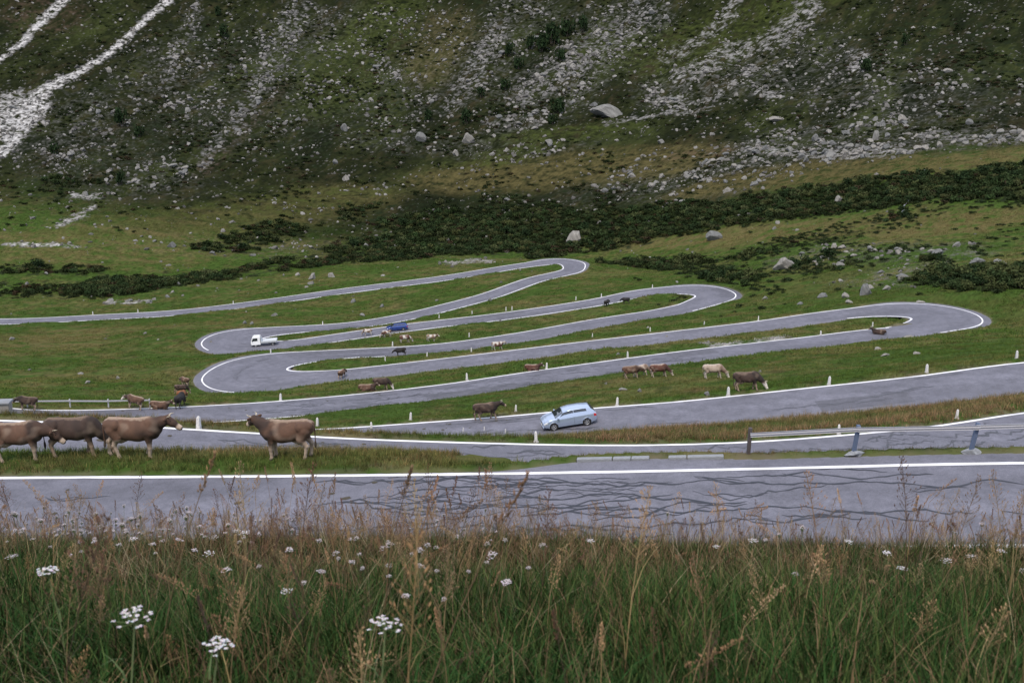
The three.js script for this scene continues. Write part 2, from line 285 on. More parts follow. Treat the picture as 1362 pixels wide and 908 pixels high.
stamp('stone', 0.6, [[100, 170, 90, 60], [160, 230, 120, 35]]); stamp('stone', 0.55, [[560, 190, 120, 18], [720, 200, 90, 14]]); stamp('stone', 0.6, [[480, 60, 80, 60]]);
stamp('stone', 1, [[1180, 370, 90, 18], [1240, 335, 80, 16], [1100, 340, 80, 16]]); stamp('stone', 0.8, [[1000, 205, 300, 30]]); stamp('stone', 0.6, [[760, 60, 120, 60], [300, 120, 160, 90]]); stamp('stone', 0.35, [[350, 330, 320, 16]]);
stamp('shrub', 0.62, [[-40, 385, 45, 14], [60, 386, 60, 12], [100, 384, 30, 12]]); stamp('shrub', 0.95, [[120, 384, 40, 16], [170, 381, 50, 16], [240, 374, 40, 10]]); stamp('shrub', 0.66, [[270, 370, 50, 10], [320, 364, 50, 10], [400, 350, 50, 15], [480, 338, 50, 20]]); stamp('shrub', 0.5, [[520, 285, 120, 24], [650, 275, 120, 26], [780, 272, 80, 24]]); stamp('shrub', 0.48, [[1250, 60, 130, 60], [1340, 110, 70, 60]]); stamp('shrub', 0.45, [[510, 150, 50, 50], [280, 60, 50, 40], [420, 205, 50, 30], [230, 150, 60, 50], [90, 250, 70, 30], [620, 20, 30, 40]]); stamp('shrub', 0.45, [[1080, 318, 220, 16], [1100, 350, 180, 20]]);
stamp('shrub', 1, [[520, 330, 40, 20], [560, 325, 60, 26], [640, 312, 60, 32], [720, 308, 50, 36], [800, 303, 50, 34], [880, 293, 50, 30], [960, 283, 50, 24], [1050, 272, 60, 26], [1130, 263, 50, 28], [1180, 256, 40, 32]]);
stamp('shrub', 1, [[1250, 250, 50, 38], [1310, 244, 60, 42], [1400, 236, 60, 44]]);
stamp('shrub', 0.8, [[520, 296, 50, 12], [600, 290, 60, 14], [690, 285, 50, 14]]); stamp('shrub', 0.75, [[370, 305, 60, 12], [300, 330, 60, 8]]);
stamp('shrub', 0.7, [[30, 358, 60, 10], [110, 360, 40, 8]]); stamp('shrub', 1, [[1225, 375, 25, 8], [1290, 372, 50, 22], [1370, 365, 50, 24]]); stamp('shrub', 0.7, [[830, 350, 50, 6], [930, 352, 60, 7], [990, 383, 20, 4]]);
stamp('shrub', 0.6, [[1000, 340, 90, 6], [1100, 320, 90, 6]]); stamp('shrub', 0.75, [[1240, 345, 30, 6]]);
stamp('shrub', 0.7, [[740, 45, 30, 18], [700, 70, 16, 16]]); stamp('shrub', 0.6, [[560, 190, 16, 10], [640, 150, 26, 12], [740, 140, 14, 16]]);
stamp('tan', 1, [[700, 330, 10, 5], [850, 322, 40, 8], [1000, 312, 60, 12], [1150, 300, 80, 14], [1300, 296, 90, 16]]);
stamp('tan', 0.9, [[620, 240, 90, 22], [760, 225, 110, 26], [900, 215, 80, 22], [960, 245, 90, 14]]); stamp('tan', 0.8, [[460, 262, 90, 20], [330, 290, 110, 14], [180, 312, 120, 9], [0, 316, 100, 10]]);
stamp('tan', 0.9, [[1040, 230, 120, 12], [1200, 224, 100, 12], [1340, 206, 70, 12]]); stamp('tan', 0.6, [[60, 350, 120, 8], [300, 318, 160, 10]]); stamp('tan', 0.55, [[600, 40, 40, 30], [570, 80, 40, 40]]); stamp('tan', 0.7, [[60, 455, 110, 22]]);
stamp('green', 0.9, [[520, 30, 60, 40], [470, 80, 50, 50], [430, 130, 40, 40]]); stamp('green', 0.8, [[700, 180, 60, 10], [790, 172, 80, 10], [650, 215, 80, 8]]);
stamp('green', 0.7, [[1040, 10, 120, 20], [900, 70, 100, 40]]); stamp('green', 0.9, [[1090, 365, 90, 14], [1000, 380, 60, 8], [1180, 395, 80, 6], [1330, 415, 60, 20]]);
stamp('green', 0.8, [[140, 312, 160, 7], [300, 292, 140, 8], [450, 255, 100, 8]]);
stamp('soil', 0.8, [[905, 205, 30, 5], [960, 203, 20, 4]]); stamp('soil', 0.7, [[380, 110, 10], [345, 150, 12], [310, 190, 12], [270, 225, 14]]); stamp('soil', 0.5, [[570, 40, 20, 26]]); stamp('soil', 0.6, [[60, 20, 60, 30]]);
stamp('scree', 0.8, [[945, 459, 12, 2], [985, 455, 30, 2.5], [1035, 449, 12, 2]]); stamp('soil', 0.9, [[960, 473, 22, 3]]);
console.log('fields');

// ------------------------------------------------------------------ ground
const mixTo = (c, r, g, b, t) => { c[0] += (r - c[0]) * t; c[1] += (g - c[1]) * t; c[2] += (b - c[2]) * t; };
function groundColour(x, d, edge, c) {
  const n1 = fbm(x * 0.035 + 4, d * 0.035, 3), n2 = fbm(x * 0.22, d * 0.22 + 7, 3), n3 = noise(x * 1.4, d * 1.4), n4 = noise(x * 0.55 + 31, d * 0.55);
  // meadow
  c[0] = 0.046; c[1] = 0.080; c[2] = 0.016;
  mixTo(c, 0.118, 0.106, 0.040, clamp(0.24 + n1 * 1.3 + n2 * 1.3 + n3 * 0.2));
  mixTo(c, 0.024, 0.043, 0.010, clamp(n4 * 1.1 + n3 * 0.5 + n2 * 0.8 + 0.02));
  mixTo(c, 0.15, 0.105, 0.052, clamp(n2 * 1.1 + n3 * 0.6 + n4 * 0.4 - 0.38));
  const m = sstep(395, 470, d + x * 0.18 + 14 * n1);     // heath of the far mountain side
  if (m > 0) {
    const a = x * 0.8 - d * 0.45, b = x * 0.45 + d * 0.8;   // along and across the fall line
    const st = fbm(a * 0.05, b * 0.012 + 5, 4), s2 = fbm(a * 0.25, b * 0.07, 3);
    const h = [0.017, 0.021, 0.008];
    mixTo(h, 0.046, 0.058, 0.018, clamp(0.16 + st * 1.2 + s2 * 0.9 + n4 * 0.3));
    mixTo(h, 0.058, 0.043, 0.025, clamp(s2 * 1.0 - st * 0.6 - 0.05 + n3 * 0.3));
    mixTo(h, 0.009, 0.013, 0.005, clamp(fbm(a * 0.045 + 30, b * 0.02 + 3, 3) * 2.6 + 0.05) * 0.85); mixTo(h, 0.009, 0.013, 0.006, clamp(n2 * 1.6 + n3 * 0.6 + n4 * 0.5 + 0.02));
    mixTo(h, 0.24, 0.235, 0.22, clamp((noise(x * 0.8 + 9, d * 0.5) + 0.7 * n3 - 0.68 + 0.3 * fbm(x * 0.03, d * 0.02 + 90, 3)) * 2.2) * 0.75);
    mixTo(c, h[0], h[1], h[2], m);
  }
  if (d > 150) {
    let v;
    const stf = field('stone', x, d); if (stf > 0.01) mixTo(c, 0.16, 0.16, 0.145, clamp(stf * (n2 * 1.6 + n3 * 0.9 + n4 * 0.9 + 0.05)) * 0.75);
    if ((v = field('tan', x, d)) > 0.01) mixTo(c, 0.105, 0.090, 0.036, clamp(v * (0.7 + n2 * 1.5 + n4 * 0.5 + n3 * 0.4)));
    if ((v = field('green', x, d)) > 0.01) mixTo(c, 0.055, 0.070, 0.018, clamp(v * (0.5 + n2 * 1.8 + n4 * 0.6 + n3 * 0.4)));
    if ((v = field('soil', x, d)) > 0.01) mixTo(c, 0.115, 0.078, 0.055, clamp(v * (0.25 + n2 * 1.9 + n4 * 0.7 + n3 * 0.5)) * 0.8);
    if ((v = field('shrub', x, d)) > 0.01) mixTo(c, 0.018, 0.026, 0.011, clamp((v * 1.4 + n2 * 1.9 + n4 * 0.5 + n3 * 0.4 - 0.75) * 1.6));
    const vg = lerp(0.84, 0.66, m); for (let k = 0; k < 3; k++) c[k] *= vg;
    if ((v = field('scree', x, d)) > 0.01) { const g = (0.04 + 0.24 * v * v + 0.04 * v) * (1 + 0.5 * n3 + 0.3 * n4); mixTo(c, g, g * 0.98, g * 0.95, clamp((v * 1.3 + n2 * 1.7 + n4 * 0.6 + n3 * 0.6 - 0.75) * 1.8)); }
  }
  if (d <= 150) for (let k = 0; k < 3; k++) c[k] *= 0.84;
  if (edge < 1.6) mixTo(c, 0.14, 0.118, 0.085, clamp(0.45 - edge * 0.9 + n3 * 0.5 + n2 * 0.6) * 0.7);   // gravel shoulder
}
{
  const rows = []; let d = -24;
  while (d < 1000) { rows.push(d); d += d < 0 ? 2 : d < 30 ? 0.22 : d < 60 ? 0.3 : d < 130 ? 0.42 : d < 420 ? 0.74 : d < 740 ? 0.8 : 5; }
  const NC = 780, R = rows.length, pos = new Float32Array(R * (NC + 1) * 3), col = new Float32Array(R * (NC + 1) * 3), uv = new Float32Array(R * (NC + 1) * 2), c = [0, 0, 0], grain = rng(77);
  let k = 0;
  for (let j = 0; j < R; j++) { const w = 26 + 0.455 * Math.max(0, rows[j]);
    for (let i = 0; i <= NC; i++) { const x = (i / NC * 2 - 1) * w, y = height(x, rows[j]); pos[k * 3] = x; pos[k * 3 + 1] = y; pos[k * 3 + 2] = -rows[j]; groundColour(x, rows[j], lastEdge, c);
      const gr = rows[j] > 60 ? 0.74 + 0.52 * grain() : 1; col[k * 3] = Math.max(0.005, c[0] * gr); col[k * 3 + 1] = Math.max(0.006, c[1] * gr); col[k * 3 + 2] = Math.max(0.004, c[2] * gr); uv[k * 2] = x; uv[k * 2 + 1] = rows[j]; k++; } }
  const idx = new Uint32Array((R - 1) * NC * 6); k = 0;
  for (let j = 0; j < R - 1; j++) for (let i = 0; i < NC; i++) { const a = j * (NC + 1) + i, b = a + 1, e = a + NC + 1, f = e + 1; idx[k++] = a; idx[k++] = b; idx[k++] = f; idx[k++] = a; idx[k++] = f; idx[k++] = e; }
  const g = new THREE.BufferGeometry(); g.setAttribute('position', new THREE.BufferAttribute(pos, 3)); g.setAttribute('color', new THREE.BufferAttribute(col, 3)); g.setAttribute('uv', new THREE.BufferAttribute(uv, 2)); g.setIndex(new THREE.BufferAttribute(idx, 1)); g.computeVertexNormals();
  tag(mesh('terrain', g, new THREE.MeshPhysicalMaterial({ vertexColors: true, roughness: 1, specularIntensity: 0.05 }), scene), 'grassy hillside, valley and stony mountain slope', 'terrain', null, 'structure');
  console.log('terrain rows', R, 'tris', idx.length / 3);
}

// ------------------------------------------------------------------ road
const asphaltTex = (() => {                              // grain and tyre-worn mottling, 8 m to a tile
  const N = 512, d = new Uint8Array(N * N * 4), r = rng(31);
  for (let j = 0; j < N; j++) for (let i = 0; i < N; i++) { const k = (j * N + i) * 4, T = (f, o) => noise((i / N * f) % f + o, (j / N * f) % f), W = (f, o) => { const u = i / N, v = j / N; const a = noise(u * f + o, v * f), b = noise((u - 1) * f + o, v * f), c = noise(u * f + o, (v - 1) * f), e = noise((u - 1) * f + o, (v - 1) * f); return lerp(lerp(a, b, u), lerp(c, e, u), v); };
    const m = 0.6 * W(9, 3) + 0.5 * W(30, 40) + 0.4 * W(90, 80), v = 200 + 38 * m + (r() - 0.5) * 46;
    d[k] = clamp(v * 0.985, 0, 255); d[k + 1] = clamp(v * 0.985, 0, 255); d[k + 2] = clamp(v, 0, 255); d[k + 3] = 255; }
  const t = new THREE.DataTexture(d, N, N); t.wrapS = t.wrapT = THREE.RepeatWrapping; t.colorSpace = THREE.SRGBColorSpace; t.magFilter = THREE.LinearFilter; t.minFilter = THREE.LinearMipmapLinearFilter; t.generateMipmaps = true; t.needsUpdate = true; return t;
})();
const arc = new Float32Array(pathN); for (let i = 1; i < pathN; i++) arc[i] = arc[i - 1] + Math.hypot(path[i][0] - path[i - 1][0], path[i][1] - path[i - 1][1]);
// a strip along the road between two offsets (positive = left hand); lift above the road surface
function strip(i0, i1, offA, offB, lift, cols = 1, colour) {
  const pos = [], uv = [], idx = [], cc = []; let n = 0;
  for (let i = i0; i <= i1; i++) { const a = offA(i), b = offB(i), p = path[i], m = nrm[i];
    for (let q = 0; q <= cols; q++) { const o = lerp(a, b, q / cols); pos.push(p[0] + m[0] * o, p[2] + lift + roadCamber(i, o), -(p[1] + m[1] * o)); uv.push(o / 8, arc[i] / 8); if (colour) cc.push(...colour(i, o)); }
    if (i > i0) for (let q = 0; q < cols; q++) { const e = n - cols - 1 + q, f = n + q; idx.push(e, e + 1, f + 1, e, f + 1, f); }
    n += cols + 1; }
  const g = new THREE.BufferGeometry(); g.setAttribute('position', new THREE.Float32BufferAttribute(pos, 3)); g.setAttribute('uv', new THREE.Float32BufferAttribute(uv, 2));
  if (colour) g.setAttribute('color', new THREE.Float32BufferAttribute(cc, 3));
  g.setIndex(idx); g.computeVertexNormals();
  const nn = g.attributes.normal; if (nn.getY(0) < 0) { const ix = g.index.array; for (let t = 0; t < ix.length; t += 3) { const s = ix[t]; ix[t] = ix[t + 1]; ix[t + 1] = s; } g.computeVertexNormals(); }
  return g;
}
function roadCamber(i, o) { const e = Math.min(1, Math.abs(o) / halfW[i]); return 0.03 - 0.03 * e * e + (Math.abs(o) > halfW[i] + (o > 0 ? exL[i] : exR[i]) + 0.2 ? -0.12 : 0); }
const road = mesh('road', (() => {
  const g = strip(0, pathN - 1, i => halfW[i] + exL[i] + 0.35, i => -halfW[i] - exR[i] - 0.35, 0, 12, (i, o) => {
    const p = path[i], m = nrm[i], x = p[0] + m[0] * o, d = p[1] + m[1] * o, e = halfW[i] + (o > 0 ? exL[i] : exR[i]) - Math.abs(o);
    const c = [0.200, 0.200, 0.236], n = fbm(x * 0.15, d * 0.15, 3), n2 = fbm(arc[i] * 0.09, o * 0.8, 3);
    const wt = Math.cos(o * 2.05), k = (1 + 0.30 * n + 0.30 * n2 + 0.05 * wt) * (fbm(arc[i] * 0.02 + 7, Math.sign(o) * 3, 2) > 0.22 ? 0.82 : 1); c[0] *= k; c[1] *= k; c[2] *= k;
    mixTo(c, 0.26, 0.24, 0.21, clamp(0.5 - e * 1.2 + n2 * 0.6) * 0.6);   // gravel and dust along the edges
    return c; });
  return g;
})(), new THREE.MeshStandardMaterial({ map: asphaltTex, vertexColors: true, roughness: 0.82 }), scene);
tag(road, 'grey asphalt mountain road winding down in hairpin bends', 'road', null, 'structure');
const lineMat = new THREE.MeshStandardMaterial({ vertexColors: true, roughness: 0.75 });
const lineTone = (i, o) => { const v = clamp(0.74 - 0.5 * clamp(fbm(arc[i] * 0.5, o * 2 + 40, 3) * 1.5 - 0.12) - 0.25 * clamp(noise(arc[i] * 1.7, o * 9) - 0.2), 0.3, 0.82); return [v, v, v * 1.02]; };
{
  const skip = (i, s) => { for (const a of aprons) if (s === a.inner && Math.abs(i - a.ap) < a.kEnd(0)) return true; const p = path[i], px = project(p[0], p[2], p[1])[0], g = legOf[i];   // s: 1 left hand, -1 right hand
    if (g === 1 && s < 0 || g === 2 && s > 0) return true;
    if (g === 3 && s < 0 && px > 740 && px < 1230) return true;
    if (g === 4 && s > 0 && px > 330 && px < 1230) return true;
    if (g === 5 && s < 0 && px > 505 && px < 905) return true;
    if (g === 6 && s > 0 && px < 420 && px > 300) return true;
    if (g === 0 && s > 0 && px < 1280 && px > -400) return false;
    return false; };
  for (const s of [1, -1]) {
    let st = -1;
    for (let i = 0; i <= pathN; i++) {
      const on = i < pathN && !skip(i, s) ;
      if (on && st < 0) st = i;
      if (st >= 0 && (!on || i === pathN || i - st > 240)) {
        const e = Math.min(i, pathN - 1);
        if (e - st > 3) mesh('edge_line', strip(st, e, j => s * (halfW[j] - 0.2 + 0.03 * noise(arc[j] * 0.8, s * 3)), j => s * (halfW[j] - 0.2 - 0.20 - 0.0002 * path[j][1] - 0.03 * noise(arc[j] * 0.7, s * 5 + 2)), 0.012, 1, lineTone), lineMat, road);
        st = on && i < pathN ? i : -1;
      }
    }
  }
}
for (const a of aprons) {                                // tarmac and edge line round the inner tip of each hairpin
  const pos = [], uv = [], cc = [], ix = [], NK = 24, NT = 14, lp = [], li = [], lc = [];
  for (let n = 0; n <= NT; n++) { const t = n / NT, ke = a.kEnd(t) + 0.6; for (let k = 0; k <= NK; k++) { const q = a.at(ke * k / NK, t); pos.push(q[0], q[2] + 0.016, -q[1]); uv.push(q[0] / 8, q[1] / 8); const v = 1 + 0.3 * fbm(q[0] * 0.15, q[1] * 0.15, 3) + 0.2 * fbm(q[0] * 0.5, q[1] * 0.5, 2); cc.push(0.2 * v, 0.2 * v, 0.236 * v); } }
  for (let n = 0; n < NT; n++) for (let k = 0; k < NK; k++) { const o = n * (NK + 1) + k; ix.push(o, o + 1, o + NK + 2, o, o + NK + 2, o + NK + 1); }
  const mk = (p, i, c, u) => { const g = new THREE.BufferGeometry(); g.setAttribute('position', new THREE.Float32BufferAttribute(p, 3)); g.setAttribute('color', new THREE.Float32BufferAttribute(c, 3)); if (u) g.setAttribute('uv', new THREE.Float32BufferAttribute(u, 2)); g.setIndex(i); g.computeVertexNormals(); if (g.attributes.normal.getY(Math.floor(p.length / 6)) < 0) { const q = g.index.array; for (let t = 0; t < q.length; t += 3) { const s = q[t]; q[t] = q[t + 1]; q[t + 1] = s; } g.computeVertexNormals(); } return g; };
  mesh('apron', mk(pos, ix, cc, uv), road.material, road);
  for (let n = 0; n <= 40; n++) { const t = n / 40, ke = a.kEnd(t), q = a.at(ke, t), w = a.at(Math.max(0, ke - 0.8), clamp(t + (0.5 - t) * 0.0)); const e = t < 0.06 || t > 0.94 ? [q[0], q[1]] : q; const dx = w[0] - q[0], dd = w[1] - q[1], l = Math.hypot(dx, dd) || 1; const m = a.at(ke, 0.5), ox = q[0] - a.at(ke + 4, 0.5)[0], od = q[1] - a.at(ke + 4, 0.5)[1], ol = Math.hypot(ox, od) || 1; lp.push(q[0], q[2] + 0.045, -q[1], q[0] + ox / ol * 0.34, q[2] + 0.045, -(q[1] + od / ol * 0.34)); lc.push(0.7, 0.7, 0.72, 0.7, 0.7, 0.72); if (n) li.push(2 * n - 2, 2 * n - 1, 2 * n + 1, 2 * n - 2, 2 * n + 1, 2 * n); }
  mesh('edge_line', mk(lp, li, lc), lineMat, road);
}

// ------------------------------------------------------------------ plants and stones
const M4 = new THREE.Matrix4(), Q = new THREE.Quaternion(), E3 = new THREE.Euler(), V3 = new THREE.Vector3(), S3 = new THREE.Vector3(), COL = new THREE.Color();
function instanced(name, geo, mat, list, label, category) { // list: x, y, depth, rx, ry, rz, sx, sy, sz, [r,g,b]
  const m = new THREE.InstancedMesh(geo, mat, list.length); m.name = numbered(name); m.castShadow = m.receiveShadow = true;
  list.forEach((v, i) => { E3.set(v[3], v[4], v[5], 'YXZ'); M4.compose(V3.set(v[0], v[1], -v[2]), Q.setFromEuler(E3), S3.set(v[6], v[7], v[8])); m.setMatrixAt(i, M4); m.setColorAt(i, COL.setRGB(...v[9])); });
  scene.add(m); return tag(m, label, category, null, 'stuff');
}
class Tri {                                              // triangle soup with normals and colours
  constructor() { this.p = []; this.c = []; }
  tri(a, b, c, k) { this.p.push(...a, ...b, ...c); for (let i = 0; i < 3; i++) this.c.push(...k); }
  quad(a, b, c, d, k) { this.tri(a, b, c, k); this.tri(a, c, d, k); }
  blade(base, dir, len, w, bend, segs, k) {              // a tapering blade that bends over
    const s = [-dir[1], dir[0]]; let pl, pr;
    for (let i = 0; i <= segs; i++) { const t = i / segs, o = bend * len * t * t, h = len * t * (1 - 0.35 * bend * t), ww = w * (1 - t) ** 0.7 * 0.5;
      const x = base[0] + dir[0] * o, y = base[1] + h, z = base[2] + dir[1] * o, l = [x - s[0] * ww, y, z - s[1] * ww], r = [x + s[0] * ww, y, z + s[1] * ww];
      if (i) { if (i < segs) this.quad(pl, pr, r, l, k); else this.tri(pl, pr, [x, y, z], k); } pl = l; pr = r; }
  }
  rod(a, b, ra, rb, k, n = 3) {
    const d = new THREE.Vector3(b[0] - a[0], b[1] - a[1], b[2] - a[2]).normalize(), u = new THREE.Vector3(Math.abs(d.y) > 0.9 ? 1 : 0, Math.abs(d.y) > 0.9 ? 0 : 1, 0).cross(d).normalize(), v = d.clone().cross(u);
    const at = (c, r, t) => [c[0] + (u.x * Math.cos(t) + v.x * Math.sin(t)) * r, c[1] + (u.y * Math.cos(t) + v.y * Math.sin(t)) * r, c[2] + (u.z * Math.cos(t) + v.z * Math.sin(t)) * r];
    for (let i = 0; i < n; i++) { const t0 = i / n * 6.2832, t1 = (i + 1) / n * 6.2832; this.quad(at(a, ra, t0), at(a, ra, t1), at(b, rb, t1), at(b, rb, t0), k); }
  }
  spikelet(c, d, len, w, k) {                            // a small flat-sided grain
    const t = [c[0] + d[0] * len, c[1] + d[1] * len, c[2] + d[2] * len], m = [c[0] + d[0] * len * 0.45, c[1] + d[1] * len * 0.45, c[2] + d[2] * len * 0.45];
    const q = [[w, 0, 0], [-w * 0.5, 0, w * 0.87], [-w * 0.5, 0, -w * 0.87]].map(o => [m[0] + o[0], m[1] + o[1], m[2] + o[2]]);
    for (let i = 0; i < 3; i++) { this.tri(c, q[i], q[(i + 1) % 3], k); this.tri(q[i], t, q[(i + 1) % 3], k); }
  }
  geo() { const g = new THREE.BufferGeometry(); g.setAttribute('position', new THREE.Float32BufferAttribute(this.p, 3)); g.setAttribute('color', new THREE.Float32BufferAttribute(this.c, 3)); g.computeVertexNormals(); return g; }
}
const leafMat = new THREE.MeshPhysicalMaterial({ vertexColors: true, roughness: 0.9, side: THREE.DoubleSide, transmission: 0.25, thickness: 0, specularIntensity: 0.3 });
const tuftMat = new THREE.MeshPhysicalMaterial({ vertexColors: true, roughness: 1, side: THREE.DoubleSide, specularIntensity: 0.05 });
const dryMat = new THREE.MeshStandardMaterial({ vertexColors: true, roughness: 0.95, side: THREE.DoubleSide });
function tuft(seed, n, h0, h1, w, spread, bend, segs) {
  const r = rng(seed), t = new Tri();
  for (let i = 0; i < n; i++) { const a = r() * 6.283, o = Math.sqrt(r()) * spread, b = r() * 6.283, v = 0.7 + 0.6 * r();
    const dry = r() < 0.12; t.blade([Math.cos(a) * o, -0.03, Math.sin(a) * o], [Math.cos(b), Math.sin(b)], lerp(h0, h1, r()), w * (0.7 + 0.6 * r()), bend * (0.2 + r()), segs, dry ? [2.6 * v, 1.9 * v, 2.2 * v] : [v, v, v]); }
  return t.geo();
}
function stalk(seed, kind) {                             // flowering grass stalk: 0 open panicle, 1 drooping plume, 2 tight spike
  const r = rng(seed), t = new Tri(), H = 0.62 + 0.2 * r(), lean = 0.05 + 0.13 * r(), pts = [];
  for (let i = 0; i <= 7; i++) { const u = i / 7; pts.push([lean * u * u + (kind === 1 ? 0.13 * Math.max(0, u - 0.7) / 0.3 : 0), H * u - (kind === 1 ? 0.05 * Math.max(0, u - 0.8) / 0.2 : 0), 0.02 * Math.sin(u * 3)]); }
  const sc = [0.85, 0.75, 0.55];
  for (let i = 0; i < 7; i++) t.rod(pts[i], pts[i + 1], 0.0018 - 0.0001 * i, 0.0017 - 0.0001 * i, sc);
  for (let i = 0; i < 3; i++) { const b = r() * 6.283, q = pts[1 + i]; t.blade(q, [Math.cos(b), Math.sin(b)], 0.16 + 0.14 * r(), 0.005, 0.9 * r() + 0.2, 3, [0.7, 0.7, 0.45]); }
  const n = kind === 2 ? 46 : kind === 1 ? 60 : 44, u0 = kind === 2 ? 0.84 : kind === 1 ? 0.76 : 0.7;
  for (let i = 0; i < n; i++) { const u = u0 + (1 - u0) * (i / n), f = u * 7, j = Math.min(6, Math.floor(f)), q = [0, 1, 2].map(m => lerp(pts[j][m], pts[j + 1][m], f - j)), a = r() * 6.283, v = 0.8 + 0.45 * r();
    const reach = (kind === 2 ? 0.006 : kind === 1 ? 0.026 : 0.05) * (1.15 - (i / n)) * (0.4 + 0.8 * r()), c = [q[0] + Math.cos(a) * reach, q[1] + reach * (kind === 1 ? 0.2 : 0.8), q[2] + Math.sin(a) * reach];
    if (kind === 0) t.rod(q, c, 0.0006, 0.0005, sc);
    t.spikelet(c, [Math.cos(a) * 0.35, 0.9, Math.sin(a) * 0.35], 0.012 + 0.006 * r(), 0.0028, [1.15 * v, 0.95 * v, 0.8 * v]); }
  return t.geo();
}
function umbel(seed) {                                   // white flat-topped flower head on a leafy stalk
  const r = rng(seed), t = new Tri(), H = 0.42 + 0.1 * r(), top = [0.04, H, 0], g = [0.09, 0.12, 0.045];
  t.rod([0, -0.02, 0], [0.02, H * 0.6, 0.005], 0.0026, 0.0022, g, 4); t.rod([0.02, H * 0.6, 0.005], top, 0.0022, 0.0018, g, 4);
  for (let i = 0; i < 7; i++) { const b = r() * 6.283; t.blade([0.02 * i / 7, H * (0.1 + 0.11 * i), 0], [Math.cos(b), Math.sin(b)], 0.06 + 0.04 * r(), 0.005, 0.9, 3, [0.06, 0.09, 0.03]); }
  const n = 26 + Math.floor(r() * 14), R = 0.026 + 0.012 * r();
  for (let i = 0; i < n; i++) { const a = i * 2.4 + r(), o = R * Math.sqrt((i + 0.5) / n) * (0.6 + 0.65 * r()), c = [top[0] + Math.cos(a) * o, H + 0.022 + 0.012 * r() - o * o * 7, Math.sin(a) * o];
    t.rod(top, c, 0.0009, 0.0008, g);
    for (let k = 0; k < 5; k++) { const b = k * 1.2566 + r(), w = 0.0030, e = 0.0042, m = [c[0], c[1] + 0.002, c[2]], x = Math.cos(b), z = Math.sin(b);
      t.tri(m, [c[0] + x * e - z * w * 0.6, c[1] + 0.003 * r(), c[2] + z * e + x * w * 0.6], [c[0] + x * e + z * w * 0.6, c[1] + 0.003 * r(), c[2] + z * e - x * w * 0.6], [0.44 + 0.2 * r(), 0.43 + 0.16 * r(), 0.47 + 0.16 * r()]); }
    t.spikelet([c[0], c[1], c[2]], [0, 1, 0], 0.004, 0.0016, [0.55, 0.5, 0.35]); }
  return t.geo();
}
const jit = (r, c, a) => { const k = 1 + (r() - 0.5) * a; return [c[0] * k * (1 + (r() - 0.5) * 0.2), c[1] * k, c[2] * k * (1 + (r() - 0.5) * 0.2)]; };
